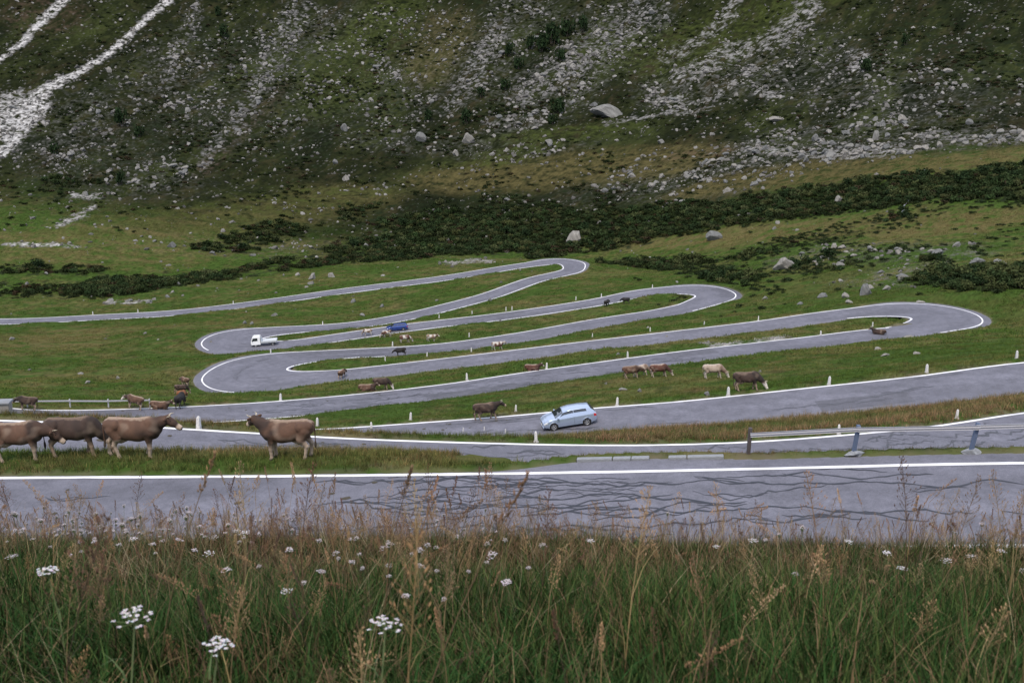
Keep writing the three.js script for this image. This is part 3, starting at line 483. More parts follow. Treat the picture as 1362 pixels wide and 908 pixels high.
{ // foreground meadow in front of the near road
  const r = rng(101), B = [[], [], [], []];
  // square patches of grass, each blade a bent strip; patches are laid side by side along the slope
  const sod = (seed, size, n, h0, h1, w, broad, brown) => { const q = rng(seed), t = new Tri();
    for (let i = 0; i < n; i++) { const cx = (q() - 0.5) * size, cz = (q() - 0.5) * size, m = noise(cx * 3 + seed, cz * 3), tone = 0.75 + 0.5 * q() + 0.4 * m, dryT = q() < brown + 0.25 * m;
      const nb = 9 + Math.floor(q() * 7); for (let b = 0; b < nb; b++) { const a = q() * 6.283, o = Math.sqrt(q()) * 0.06, e = q() * 6.283, v = tone * (0.7 + 0.6 * q()), dry = dryT ? q() < 0.75 : q() < 0.1, wide = q() < broad;
        t.blade([cx + Math.cos(a) * o, -0.03, cz + Math.sin(a) * o], [Math.cos(e), Math.sin(e)], lerp(h0, h1, q()) * (1 + 0.25 * m), w * (wide ? 2 : 1) * (0.7 + 0.6 * q()), (wide ? 1.0 : 0.7) * (0.25 + q()), 3, dry ? [0.118 * v, 0.080 * v, 0.046 * v] : q() < 0.35 ? [0.052 * v, 0.074 * v, 0.022 * v] : [0.020 * v, 0.047 * v, 0.013 * v]); } }
    return t.geo(); };
  const lay = (name, geos, size, d0, d1, label) => { const L = geos.map(() => []);
    for (let d = d0; d < d1; d += size * 0.9) { const w = 0.5 * d + 1.2; for (let x = -w; x <= w; x += size * 0.9) { const px = x + (r() - 0.5) * size * 0.3, pd = d + (r() - 0.5) * size * 0.3, y = height(px, pd); if (lastEdge < size * 0.35) continue; const mixD = pd + 7 * fbm(px * 0.4 + 3, pd * 0.3, 2); if (size < 1 && pd > 4.4 && mixD > 6.6 || size === 1.2 && pd < 10.8 && mixD <= 6.6) continue; L[Math.floor(r() * geos.length)].push([px, y, pd, (height(px + 0.3, pd) - height(px - 0.3, pd)) / 0.6, (height(px, pd + 0.3) - height(px, pd - 0.3)) / 0.6, r() * 6.283, (0.85 + 0.3 * r()) * (1 + 0.7 * fbm(px * 0.4, pd * 0.35 + 8, 2))]); } }
    L.forEach((l, k) => { const m = new THREE.InstancedMesh(geos[k], tuftMat, l.length); m.name = numbered(name); m.castShadow = m.receiveShadow = true;
      l.forEach(([x, y, d, gx, gd, a, sy], n) => { const c = Math.cos(a), q = Math.sin(a), v = 0.85 + 0.3 * r(); M4.set(c, 0, -q, x, gx * c - gd * q, sy, -gx * q - gd * c, y, q, 0, c, -d, 0, 0, 0, 1); m.setMatrixAt(n, M4); m.setColorAt(n, COL.setRGB(v * (0.92 + 0.16 * r()), v, v)); });
      scene.add(m); tag(m, label, 'grass', null, 'stuff'); }); };
  lay('meadow_grass', [1, 2, 3, 4].map(k => sod(k, 0.8, 170, 0.14, 0.42, 0.0048, 0.22, 0.06)), 0.8, 0.9, 10.8, 'long green grass of the foreground slope');
  lay('brown_grass', [5, 6, 7].map(k => sod(k, 1.2, 200, 0.14, 0.40, 0.0056, 0.1, 0.6)), 1.2, 4.4, 17, 'brown and green grass along the brow above the near road');
  lay('brown_grass', [8, 9].map(k => sod(k, 1.6, 150, 0.12, 0.3, 0.009, 0.1, 0.4)), 1.6, 17.2, 29, 'brown and green grass on the bank down to the near road');
  for (const [d0, d1, den] of [[1.6, 4.5, 10], [4.5, 11, 52], [11, 18, 44], [18, 30, 8]]) { const w = 0.5 * d1 + 1, n = Math.round(den * 2 * w * (d1 - d0));
    for (let i = 0; i < n; i++) { const d = lerp(d0, d1, r()), x = (r() * 2 - 1) * w; if (Math.abs(x) > 0.5 * d + 1) continue; const y = height(x, d); if (lastEdge < 0.5) continue;
      if (fbm(x * 0.3 + 60, d * 0.3, 2) * 1.6 + 0.35 < r() * 0.75) continue;
      const k = [0, 1, 2, 0][Math.floor(r() * 4)], s = 0.42 + 0.4 * r() + (r() < 0.09 ? 0.45 : 0), c = [[0.15, 0.10, 0.065], [0.27, 0.21, 0.135], [0.085, 0.052, 0.038], [0.21, 0.155, 0.095]][Math.floor(r() * 4)];
      B[k === 0 ? Math.floor(r() * 2) * 3 : k].push([x, y - 0.02, d, (r() - 0.5) * 0.3, r() * 6.283, -0.08 + (r() - 0.5) * 0.34, s, s, s, jit(r, c, 0.5)]); } }
  const sg = [stalk(11, 0), stalk(12, 1), stalk(13, 2), stalk(14, 0)];
  B.forEach((l, i) => instanced('seeding_grass', sg[i], dryMat, l, 'brown seeding grass stalks above the foreground meadow', 'grass'));
  { const N = []; for (const [d0, d1, n] of [[1.2, 4, 44], [4, 7, 150], [7, 14, 900]]) for (let i = 0; i < n; i++) { const d = lerp(d0, d1, r()), x = (r() * 2 - 1) * (0.5 * d + 0.8), s = 0.7 + 0.6 * r(); N.push([x, height(x, d), d, (r() - 0.5) * 0.9, r() * 6.283, (r() - 0.5) * 0.9, s, s, s, jit(r, [0.24, 0.19, 0.115], 0.6)]); }
    instanced('straw_blades', tuft(7, 3, 0.22, 0.5, 0.003, 0.05, 1.8, 6), dryMat, N, 'long bent straw blades among the foreground grass', 'grass'); }
  // small white flower heads in drifts below the road
  const C = [[], []];
  for (let i = 0; i < 1700; i++) { const d = 4.2 + 9.5 * r(), x = (r() * 2 - 1) * (0.48 * d + 0.6), m = fbm(x * 0.5 + 9, d * 0.5 + 3, 3) + (x < 0 ? 0.18 : 0); if (m < 0.2 + 0.25 * r()) continue;
    const s = 0.4 + 0.5 * r() * r(), v = 0.75 + 0.25 * r(); C[i & 1].push([x, height(x, d), d, (r() - 0.5) * 0.5, r() * 6.283, (r() - 0.5) * 0.5, s, 0.55 + 0.5 * r(), s, [v, v * 0.96, v]]); }
  instanced('wild_flowers', umbel(21), dryMat, C[0], 'drift of small white wild flowers in the foreground meadow', 'flowers');
  instanced('wild_flowers', umbel(22), dryMat, C[1], 'drift of small white wild flowers in the foreground meadow', 'flowers');
}
// single flower heads and stalks that stand out, at the places the photograph shows
function standing(px, py, d, H) { const p = atDepth(px, py, d), g = height(p[0], p[1]); return { x: p[0], y: g, d: p[1], s: (CAMY - p[2] - g) / H }; }
{
  const r = rng(555), U = [31, 32, 33].map(umbel);
  const nearFlowers = [[150, 843, 2.7, 'large blurred white flower head low in the left grass'], [77, 768, 3.6, 'white flower head standing above the grass at the left edge'], [330, 708, 8.2, 'tall white flower head against the road edge below the facing cow'], [492, 855, 2.9, 'creamy flower head half sunk in the lower grass'], [265, 858, 2.8, 'pinkish seed head beside the large blurred flower'], [180, 714, 8], [273, 742, 6.5], [385, 790, 4.8], [793, 722, 8], [1003, 716, 8.4], [1120, 720, 7.4], [1174, 733, 7.2], [1248, 744, 7], [1328, 735, 7], [1190, 756, 6.6], [1300, 745, 7.4], [960, 727, 8], [1356, 762, 6.4], [280, 717, 8.8], [320, 704, 8.6], [20, 738, 6.8]];
  nearFlowers.forEach(([px, py, d, lb], i) => { const q = standing(px, py, d, 0.48); if (q.s < 0.2) return; const g = group('white_flower'); g.position.set(q.x, q.y, -q.d); g.rotation.set(0.12 * (r() - 0.5), r() * 6.28, 0.12 * (r() - 0.5)); const k = clamp(q.s, 0.3, 2.2); const kw = i < 5 ? 1.4 : Math.max(1, k); g.scale.set(kw, k, kw);
    mesh('flower_head', U[i % 3], dryMat, g); tag(g, lb || 'white flat-topped wild flower among brown grass near the road', 'flower', 'white flowers in the foreground meadow'); });
}
{ // seeding stalks that stand out singly in the foreground
  const r = rng(556), K = [[141, 1], [142, 0], [143, 1], [144, 2], [145, 1]].map(v => stalk(...v)), mats = [[0.27, 0.205, 0.13], [0.20, 0.14, 0.088], [0.32, 0.25, 0.165]].map(q => new THREE.MeshStandardMaterial({ vertexColors: true, roughness: 0.95, side: THREE.DoubleSide, color: new THREE.Color().setRGB(...q) }));
  for (const [px, py, d] of [[292, 765, 3.6], [318, 772, 3.4], [300, 800, 3.0], [345, 745, 4.6], [205, 790, 3.3], [560, 800, 3.2], [590, 815, 2.9], [470, 868, 2.5], [790, 830, 2.7], [720, 770, 3.8], [1100, 745, 4.2], [1065, 760, 3.9], [1040, 785, 3.5], [1310, 815, 3.0], [905, 850, 2.6], [640, 745, 4.4], [980, 800, 3.2], [1215, 790, 3.4], [50, 660, 6.2], [345, 630, 8.4], [590, 640, 8.6], [1130, 650, 8.2], [1240, 640, 9], [960, 655, 8]]) {
    const q = standing(px, py, d, 0.7); if (q.s < 0.2) continue; const g = group('seeding_stalk'); g.position.set(q.x, q.y, -q.d); g.rotation.set(0.2 * (r() - 0.5), r() * 6.28, 0.35 * (r() - 0.5)); const k = clamp(q.s, 0.4, 1.7), w = Math.max(0.8, k); g.scale.set(w, k, w);
    mesh('stalk_and_plume', K[Math.floor(r() * 5)], mats[Math.floor(r() * 3)], g); tag(g, d > 5 ? 'tall seeding grass stalk standing out against the near road' : 'straw coloured seeding plume low in the foreground grass', 'grass stalk', d > 5 ? 'stalks against the near road' : 'plumes in the foreground grass'); }
}
console.log('meadow');
// ------------------------------------------------------------------ grass on the slopes between the bends
{
  const r = rng(202), L = [[], [], []], c = [0, 0, 0];
  const put = (k, x, d, s, tall, extra) => { const y = height(x, d); if (lastEdge < 0.06 + 0.25 * r()) return; groundColour(x, d, 9, c); const q = [c[0] * 1.15, c[1] * 1.15, c[2] * 1.1]; if (extra) mixTo(q, 0.15, 0.105, 0.058, extra * (0.6 + 0.4 * r())); L[k].push([x, y, d, (r() - 0.5) * 0.3, r() * 6.283, (r() - 0.5) * 0.3, s * 1.2, s, s * 1.2, jit(r, q, 0.5)]); };
  for (const [d0, d1, den] of [[30, 60, 34], [60, 100, 15], [100, 140, 7]]) { const w = 0.47 * d1 + 2, n = Math.round(den * 2 * w * (d1 - d0));
    for (let i = 0; i < n; i++) { const d = lerp(d0, d1, r()), x = (r() * 2 - 1) * w; if (Math.abs(x) > 0.47 * d + 2) continue;
      const b = nearRoads(x, d), e = b < 0 ? 9 : legD[b] - halfW[legI[b]] - (sideOf(legI[b], x, d) > 0 ? exL[legI[b]] : exR[legI[b]]); if (e < 0.1) continue;
      const k = Math.floor(r() * 3); let s = 0.38 + 0.42 * r(), ex = 0, v = fbm(x * 0.12 + 20, d * 0.2, 3);
      if (d > 55 && d < 86 && x > -12) { ex = sstep(-6, 8, x + v * 12) * clamp(0.75 + v); s *= 1 + 0.7 * ex; }                        // tall dry grass below the road with the silver car
      else if (d < 60) { ex = clamp(v * 0.9 + 0.32); s *= 1.15; const q = sstep(-2, 2, x); if (q > 0 && x < 10 && d > 38.5 && d < 52) continue; s *= 1 - 0.6 * q; }
      put(k, x, d, s, true, ex); } }
  const g = [tuft(41, 9, 0.25, 0.5, 0.016, 0.14, 0.7, 2), tuft(42, 8, 0.2, 0.42, 0.02, 0.16, 0.9, 2), tuft(43, 10, 0.25, 0.55, 0.013, 0.12, 0.5, 2)];
  L.forEach((l, i) => instanced('verge_grass', g[i], tuftMat, l, 'rough grass on the banks between the near bends', 'grass'));
  const K = [[], []];
  for (let i = 0; i < 190000; i++) { const d = 140 + 330 * r(), x = (r() * 2 - 1) * (0.47 * d + 4), y = height(x, d); if (lastEdge < 0.3) continue; if (fbm(x * 0.09, d * 0.09 + 2, 3) < -0.25 + 0.3 * r()) continue;
    groundColour(x, d, 9, c); const s = 0.5 + 0.8 * r(); K[i & 1].push([x, y, d, 0, r() * 6.283, 0, s * 1.3, s * 0.65, s * 1.3, jit(r, [c[0] * 1.15, c[1] * 1.15, c[2] * 1.1], 0.6)]); }
  const h = [tuft(51, 9, 0.2, 0.45, 0.06, 0.3, 0.8, 2), tuft(52, 10, 0.2, 0.5, 0.05, 0.34, 0.7, 2)];
  K.forEach((l, i) => instanced('hummock_grass', h[i], tuftMat, l, 'tufted pasture on the slope around the far bends', 'grass'));
}
console.log('slopes');
// ------------------------------------------------------------------ shrubs
function clump(seed, n, flat, size, leaf) {              // leaf clusters spread through a lumpy dome
  const r = rng(seed), t = new Tri(), lobes = []; for (let i = 0; i < 6; i++) { const a = r() * 6.283, o = 0.55 * Math.sqrt(r()); lobes.push([Math.cos(a) * o, 0.35 + 0.35 * r(), Math.sin(a) * o, 0.35 + 0.25 * r()]); }
  for (let i = 0; i < n; i++) { const l = lobes[i % 6]; const a = r() * 6.283, e = Math.asin(r() * 1.7 - 0.7), q = l[3] * (0.55 + 0.5 * r()), c = [l[0] + Math.cos(a) * Math.cos(e) * q, Math.max(0.02, (l[1] + Math.sin(e) * q) * flat), l[2] + Math.sin(a) * Math.cos(e) * q];
    const s = leaf * (0.6 + 0.8 * r()), u = new THREE.Vector3(r() - 0.5, r() - 0.5, r() - 0.5).normalize(), v = new THREE.Vector3(r() - 0.5, r() - 0.5, r() - 0.5).cross(u).normalize(), k = 0.55 + 0.8 * r();
    const at = (m, o) => [c[0] + (u.x * m + v.x * o) * s, c[1] + (u.y * m + v.y * o) * s, c[2] + (u.z * m + v.z * o) * s];
    t.tri(at(-1, 0), at(0.1, 0.6), at(1, 0), [k, k, k]); t.tri(at(-1, 0), at(0.1, -0.6), at(1, 0), [k, k * 1.05, k]); }
  for (let i = 0; i < t.p.length; i++) t.p[i] *= size;
  return t.geo();
}
{
  const r = rng(303), low = [[], []], belt = [[], []], c = [0, 0, 0];
  for (let i = 0; i < 60000; i++) { const d = 330 + 390 * r(), x = (r() * 2 - 1) * (0.46 * d + 10), v = field('shrub', x, d), m = sstep(410, 480, d), n = fbm(x * 0.06 + 8, d * 0.045, 4), g = field('green', x, d) + field('tan', x, d);
    if (field('scree', x, d) > 0.35) continue;
    if (v < 0.4 && r() > clamp(m * (n * 1.5 + 0.14) - g * 0.12) * 0.5) continue; if (v >= 0.4 && (r() > 0.5 || v + fbm(x * 0.06, d * 0.03, 3) < 0.5)) continue;
    const s = (0.5 + 0.9 * r()) * (v > 0.5 ? 1.3 : 1), q = r() < 0.25 ? [0.026, 0.034, 0.013] : r() < 0.2 ? [0.034, 0.025, 0.015] : [0.014, 0.020, 0.008];
    low[i & 1].push([x, height(x, d) - 0.1, d, 0, r() * 6.283, 0, s * 1.3, s * 0.75, s * 1.3, jit(r, q, 0.6)]); }
  for (let i = 0; i < 16000; i++) { const d = 170 + 200 * r(), x = (r() * 2 - 1) * (0.46 * d + 10), v = field('shrub', x, d); const near = fbm(x * 0.08 + 50, d * 0.06, 3);
    const y = height(x, d); if (lastEdge < 3) continue; const right = sstep(20, 60, x - (d - 260) * 0.1) * sstep(205, 225, d);
    if (r() > clamp(v * 1.4 - 0.2 + near * 0.5) + right * clamp(near * 1.3 - 0.05) * 0.8) continue;
    const s = 0.35 + 0.6 * r(); low[i & 1].push([x, y - 0.05, d, 0, r() * 6.283, 0, s * 1.4, s * 0.8, s * 1.4, jit(r, [0.018, 0.026, 0.011], 0.6)]); }
  const lg = [clump(61, 90, 0.8, 1, 0.17), clump(62, 90, 0.7, 1, 0.19)];
  low.forEach((l, i) => instanced('heath_shrubs', lg[i], tuftMat, l, 'low dark heath shrubs scattered over the far slope', 'shrubs'));
  // taller bushes along the stream: the largest are single bushes, the rest a mass
  const cand = [];
  for (let i = 0; i < 30000 && cand.length < 2600; i++) { const d = 170 + 330 * r(), x = (r() * 2 - 1) * (0.45 * d + 6), v = field('shrub', x, d); if (v < 0.3 || v + 1.1 * fbm(x * 0.06, d * 0.03, 3) < 0.62 || r() > v) continue; const y = height(x, d); if (lastEdge < 4) continue; cand.push([x, y, d, 0.7 + 2.0 * r() * r() * r() + 0.4 * v]); }
  cand.sort((a, b) => b[3] / b[2] - a[3] / a[2]);
  const bg = [clump(71, 230, 1, 1, 0.15), clump(72, 230, 0.9, 1, 0.16), clump(73, 210, 1.1, 1, 0.15)];
  const stem = new Tri(); for (let i = 0; i < 5; i++) { const a = i * 1.26; stem.rod([Math.cos(a) * 0.08, -0.15, Math.sin(a) * 0.08], [Math.cos(a) * 0.4, 0.6, Math.sin(a) * 0.4], 0.035, 0.015, [1, 1, 1], 4); } const stemG = stem.geo(), stemM = new THREE.MeshStandardMaterial({ color: new THREE.Color().setRGB(0.07, 0.055, 0.04), roughness: 1 });
  const bm = [[0.030, 0.045, 0.018], [0.050, 0.060, 0.024], [0.019, 0.032, 0.014]].map(q => { const m = tuftMat.clone(); m.color.setRGB(...q); return m; });
  cand.forEach((v, i) => {
    if (i < 280) { const g = group('alder_bush'); g.position.set(v[0], v[1], -v[2]); g.rotation.y = r() * 6.283; g.scale.set(v[3] * 1.1, v[3], v[3] * 1.1); mesh('foliage', bg[i % 3], bm[Math.floor(r() * 3)], g); mesh('stem', stemG, stemM, g);
      const rt = v[0] > 0.26 * v[2] && v[2] < 290; tag(g, rt ? 'dark green bush on the slope above the widest hairpin' : 'dark green bush in the belt along the stream', 'bush', rt ? 'bushes above the widest hairpin' : 'bushes along the stream'); }
    else belt[i & 1].push([v[0], v[1], v[2], 0, r() * 6.283, 0, v[3] * 1.1, v[3], v[3] * 1.1, jit(r, r() < 0.3 ? [0.052, 0.060, 0.025] : [0.026, 0.040, 0.016], 0.9)]);
  });
  belt.forEach((l, i) => instanced('bush_thicket', bg[i], tuftMat, l, 'dense thicket of dark bushes along the stream', 'bushes'));
  // young conifers and tall bushes standing out on the mountain side
  for (const [px, py, h] of [[162, 168, 26], [185, 182, 18], [72, 206, 18], [297, 50, 18], [290, 20, 14], [160, 245, 20], [735, 60, 30], [720, 68, 26], [755, 48, 26], [775, 42, 22], [745, 80, 18], [705, 65, 20], [690, 92, 18], [678, 75, 20], [672, 120, 18], [620, 165, 22], [570, 160, 18], [742, 150, 24], [735, 165, 16], [640, 130, 16], [1150, 95, 22], [1205, 60, 16]]) {
    const p = hit(px, py), s = h * Math.hypot(p[2], CAMY - p[1]) / F, g = group('mountain_pine'); g.position.set(p[0], p[1] - 0.1, -p[2]); g.rotation.y = r() * 6; g.scale.set(s * 0.42, s * 0.85, s * 0.42);
    mesh('crown', bg[Math.floor(r() * 3)], bm[2], g); mesh('trunk', stemG, stemM, g); tag(g, 'small dark mountain pine standing out on the stony slope', 'pine', 'mountain pines on the far slope'); }
}
// ------------------------------------------------------------------ stones
const rockGeos = [81, 82, 83, 84, 85].map((seed, k) => {
  const r = rng(seed), g0 = new THREE.IcosahedronGeometry(1, k < 3 ? 2 : 1); g0.deleteAttribute('uv'); g0.deleteAttribute('normal'); const g = mergeVertices(g0), p = g.attributes.position, cuts = [];
  for (let i = 0; i < 12; i++) { const v = new THREE.Vector3(r() - 0.5, r() - 0.5, r() - 0.5).normalize(); cuts.push([v, 0.45 + 0.36 * r()]); }
  const v = new THREE.Vector3(); for (let i = 0; i < p.count; i++) { v.fromBufferAttribute(p, i); for (const [n, o] of cuts) { const q = v.dot(n) - o; if (q > 0) v.addScaledVector(n, -q); } const e = 1 + 0.12 * noise(v.x * 2 + k * 5, v.y * 2 + v.z * 1.7); p.setXYZ(i, v.x * e, v.y * e * 0.8, v.z * e * 0.9); }
  const ng = toCreasedNormals(g, 0.35); return ng;
});
const stoneTex = (() => { const N = 128, d = new Uint8Array(N * N * 4), r = rng(5); for (let i = 0; i < N * N; i++) { const x = i % N, y = i / N | 0, v = 205 + 55 * fbm(x * 0.06, y * 0.06, 4) + (r() - 0.5) * 30; d.set([clamp(v, 0, 255), clamp(v * 0.985, 0, 255), clamp(v * 0.96, 0, 255), 255], i * 4); } const t = new THREE.DataTexture(d, N, N); t.colorSpace = THREE.SRGBColorSpace; t.wrapS = t.wrapT = THREE.RepeatWrapping; t.magFilter = THREE.LinearFilter; t.needsUpdate = true; return t; })();
for (const g of rockGeos) { const p = g.attributes.position, uv = new Float32Array(p.count * 2); for (let i = 0; i < p.count; i++) { uv[i * 2] = p.getX(i) * 0.5 + p.getY(i) * 0.3; uv[i * 2 + 1] = p.getZ(i) * 0.5 + p.getY(i) * 0.4; } g.setAttribute('uv', new THREE.BufferAttribute(uv, 2)); }
const stoneMat = new THREE.MeshStandardMaterial({ map: stoneTex, roughness: 0.95 }), boulderMats = [[0.25, 0.255, 0.25], [0.19, 0.20, 0.205], [0.31, 0.305, 0.29]].map(q => new THREE.MeshStandardMaterial({ map: stoneTex, roughness: 0.95, color: new THREE.Color().setRGB(...q) }));
{
  const r = rng(404);
  // boulders of the photograph: px, py of the foot, width in px, height in px
  const marked = [[1043, 357, 34, 17], [1152, 392, 25, 17], [1118, 355, 14, 8], [1110, 331, 14, 9], [1248, 337, 22, 8], [1300, 350, 24, 9], [1180, 385, 14, 7], [1125, 396, 12, 8], [1095, 395, 20, 6], [950, 318, 26, 13], [765, 322, 34, 17], [622, 189, 20, 14], [458, 173, 12, 11], [560, 187, 18, 13], [606, 206, 10, 9], [731, 190, 15, 6], [808, 152, 54, 16], [1085, 187, 12, 11], [1165, 186, 14, 14], [1200, 163, 14, 12], [460, 239, 14, 7], [446, 217, 9, 6], [415, 371, 13, 8], [237, 378, 8, 4], [605, 352, 14, 4], [650, 350, 14, 4], [145, 404, 14, 5], [198, 403, 12, 5], [228, 328, 16, 8], [145, 96, 8, 8], [1250, 195, 9, 8], [1115, 270, 16, 12], [790, 140, 14, 5], [1072, 215, 10, 8], [1033, 160, 24, 6], [1290, 165, 12, 8], [1275, 365, 16, 8], [1330, 352, 20, 8], [880, 190, 12, 6], [940, 215, 10, 5], [470, 402, 11, 5], [508, 408, 8, 4], [482, 420, 10, 4], [652, 400, 7, 5], [365, 420, 12, 5], [325, 430, 8, 4], [335, 431, 8, 4], [15, 452, 10, 5], [107, 498, 10, 4], [116, 509, 9, 4], [156, 504, 7, 5], [280, 456, 5, 4], [1210, 449, 20, 4], [1178, 473, 16, 4], [1168, 465, 14, 4], [1220, 471, 12, 4], [829, 519, 14, 4], [851, 521, 7, 6], [941, 525, 10, 6], [806, 511, 5, 4], [1011, 495, 6, 4], [887, 449, 6, 4], [822, 472, 6, 4], [942, 455, 6, 3], [1130, 403, 12, 5], [1225, 403, 14, 4], [1065, 405, 12, 4], [1018, 398, 10, 5]];
  for (const [px, py, w, h] of marked) { const p = hit(px, py), k = Math.hypot(p[2], CAMY - p[1]) / F, b = mesh('boulder', rockGeos[Math.floor(r() * 5)], boulderMats[Math.floor(r() * 3)], scene), y = h * k;
    b.position.set(p[0], p[1] + y * 0.25, -p[2]); b.rotation.set((r() - 0.5) * 0.3, (r() - 0.5) * 0.8, (r() - 0.5) * 0.3); b.scale.set(w * k / 2, y * 0.95, w * k / 2 * (0.7 + 0.4 * r()));
    const z = p[2] < 160 ? 0 : p[1] < CAMY - 62 && p[2] < 330 ? 1 : p[2] < 335 ? 2 : 3;
    tag(b, ['pale flat stone lying in the pasture among the grazing cows', 'pale stone lying in the green pasture around the far bends', 'grey boulder on the slope above the widest hairpin', 'large pale boulder standing out on the far mountain foot'][z], 'boulder', ['stones in the cow pasture', 'stones around the far bends', 'boulders above the widest hairpin', 'large boulders on the mountain foot'][z]); }
  const list = [];
  for (let i = 0; i < 260000 && list.length < 15000; i++) { const d = 185 + 540 * Math.sqrt(r()), x = (r() * 2 - 1) * (0.45 * d + 8), sc = field('scree', x, d), st = field('stone', x, d), m = sstep(420, 500, d), n = fbm(x * 0.05 + 70, d * 0.04, 3);
    if (r() > 0.02 * (d > 330 ? 1 : 0.35) + m * clamp(-0.01 + n * 0.5 + 0.5 * fbm(x * 0.16, d * 0.1, 2)) + st * clamp(0.3 + n * 1.1 + 0.6 * fbm(x * 0.2, d * 0.15, 2)) * 0.7 + sc * (0.2 + 0.35 * sc)) continue;
    const y = height(x, d); if (lastEdge < 2) continue; if (d < 330 && field('shrub', x, d) > 0.5) continue;
    const s = (0.2 + 1.25 * r() ** 3.4 + (r() < 0.03 ? 0.6 : 0)) * (0.7 + 0.5 * st + (d < 330 ? -0.25 : 0.15)); list.push([x, y, d, s]); }
  list.sort((a, b) => b[3] / b[2] - a[3] / a[2]);
  const rest = [[], [], [], [], []];
  list.forEach(([x, y, d, s], i) => { const rx = (r() - 0.5) * 0.7, ry = r() * 6.283, rz = (r() - 0.5) * 0.7, w = s * (0.8 + 0.6 * r()), h = s * (0.65 + 0.5 * r());
    if (i < 220) { const b = mesh('rock', rockGeos[i % 5], boulderMats[i % 3], scene); b.position.set(x, y + h * 0.15, -d); b.rotation.set(rx, ry, rz); b.scale.set(w, h, s); tag(b, 'weathered grey rock lying loose on the far slope', 'rock', 'loose rocks on the far slope'); }
    else { const v = 0.09 + 0.25 * r(); rest[i % 5].push([x, y + h * 0.1, d, rx, ry, rz, w, h, s, [v, v * 0.99, v * 0.965]]); } });
  rest.forEach((l, i) => instanced('scattered_stones', rockGeos[i], stoneMat, l, 'pale stones strewn over the mountain slope', 'stones'));
  console.log('stones', list.length);
}

// ------------------------------------------------------------------ sealed cracks in the asphalt
function onRoad(a, o, lift) { let lo = 0, hi = pathN - 2; while (lo < hi) { const m = (lo + hi + 1) >> 1; if (arc[m] <= a) lo = m; else hi = m - 1; } const t = clamp((a - arc[lo]) / (arc[lo + 1] - arc[lo])), p = path[lo], q = path[lo + 1], m = nrm[lo], n = nrm[lo + 1], mx = lerp(m[0], n[0], t), md = lerp(m[1], n[1], t);
  return [lerp(p[0], q[0], t) + mx * o, lerp(p[2], q[2], t) + roadCamber(lo, o) + lift, -(lerp(p[1], q[1], t) + md * o)]; }
const arcAtPx = (leg, px) => { let b = 0, e = 1e9; for (let i = 0; i < pathN; i++) if (legOf[i] === leg) { const q = project(path[i][0], path[i][2], path[i][1]); if (q[2] > 1 && Math.abs(q[0] - px) < e) { e = Math.abs(q[0] - px); b = i; } } return arc[b]; };
function crack(t, a0, len, off, wig, w, seed, depth = 0) {  // a wandering band of bitumen, now and then forking
  const q = rng(Math.floor(seed * 97) + 13), n = Math.ceil(len / 0.2); let A, B, o = off, v = 0;
  for (let i = 0; i <= n; i++) { const a = a0 + len * i / n, ww = w * (0.5 + 0.9 * q()) * Math.min(1, (i + 0.4) / 2, (n - i + 0.4) / 2); v = v * 0.35 + (q() - 0.5) * wig * 0.75; o = clamp(o + v - (o - off) * 0.04, -2.75, 2.75); if (q() < 0.06) o += (q() - 0.5) * 0.5;
    const l = onRoad(a, o + ww / 2, 0.008), r = onRoad(a, o - ww / 2, 0.008); if (i) t.quad(A, B, r, l, [1, 1, 1]); A = l; B = r;
    if (depth < 1 && q() < 0.05) crack(t, a, 0.6 + 2 * q(), o, wig * 1.6, w * 0.8, seed * 3 + i, depth + 1); }
}
{
  const r = rng(909), t = new Tri(), u = new Tri();
  const a0 = arcAtPx(0, 1400), a1 = arcAtPx(0, 560), n0 = arcAtPx(0, 900);
  for (let i = 0; i < 40; i++) { const len = 1.2 + 6 * r() * r(), a = i < 26 ? lerp(n0, a1, r() ** 1.3) : lerp(a0, a1, r()); crack(t, a, len, lerp(-2.5, 1.9, r() ** 1.3), 0.2 + 0.3 * r(), 0.055 + 0.05 * r(), i + 1); }
  for (const [p0, p1, o] of [[380, 690, -2.2], [420, 470, -2.0], [50, 130, -1.2], [600, 1000, -0.4], [700, 1300, 0.6], [640, 1240, 1.2], [760, 1362, -1.1]]) { const s = arcAtPx(0, p1), e = arcAtPx(0, p0); crack(t, s, e - s, o, 0.3, 0.09, o * 31 + p0); }
  mesh('crack_seal', t.geo(), std(0.02, 0.021, 0.028, 0.5), road);
  for (const [leg, p0, p1, m, wig] of [[1, 880, 1330, 26, 0.5], [1, 230, 420, 10, 0.4], [1, 430, 760, 12, 0.4], [2, 650, 1362, 14, 0.2], [3, 300, 900, 70, 0.3], [4, 500, 900, 12, 0.2], [5, 330, 560, 12, 0.2], [6, 480, 700, 10, 0.2]])
    for (let i = 0; i < m; i++) { const x = arcAtPx(leg, lerp(p0, p1, r())), len = 1.5 + 7 * r() * r(); crack(u, x, len, (r() * 2 - 1) * 2.2, wig, 0.08 + 0.13 * r(), leg * 50 + i); }
  const c4 = arcAtPx(4, 300); crack(u, c4 - 4, 14, -1.6, 0.2, 0.12, 77);
  mesh('crack_seal', u.geo(), std(0.05, 0.051, 0.06, 0.6), road);
}
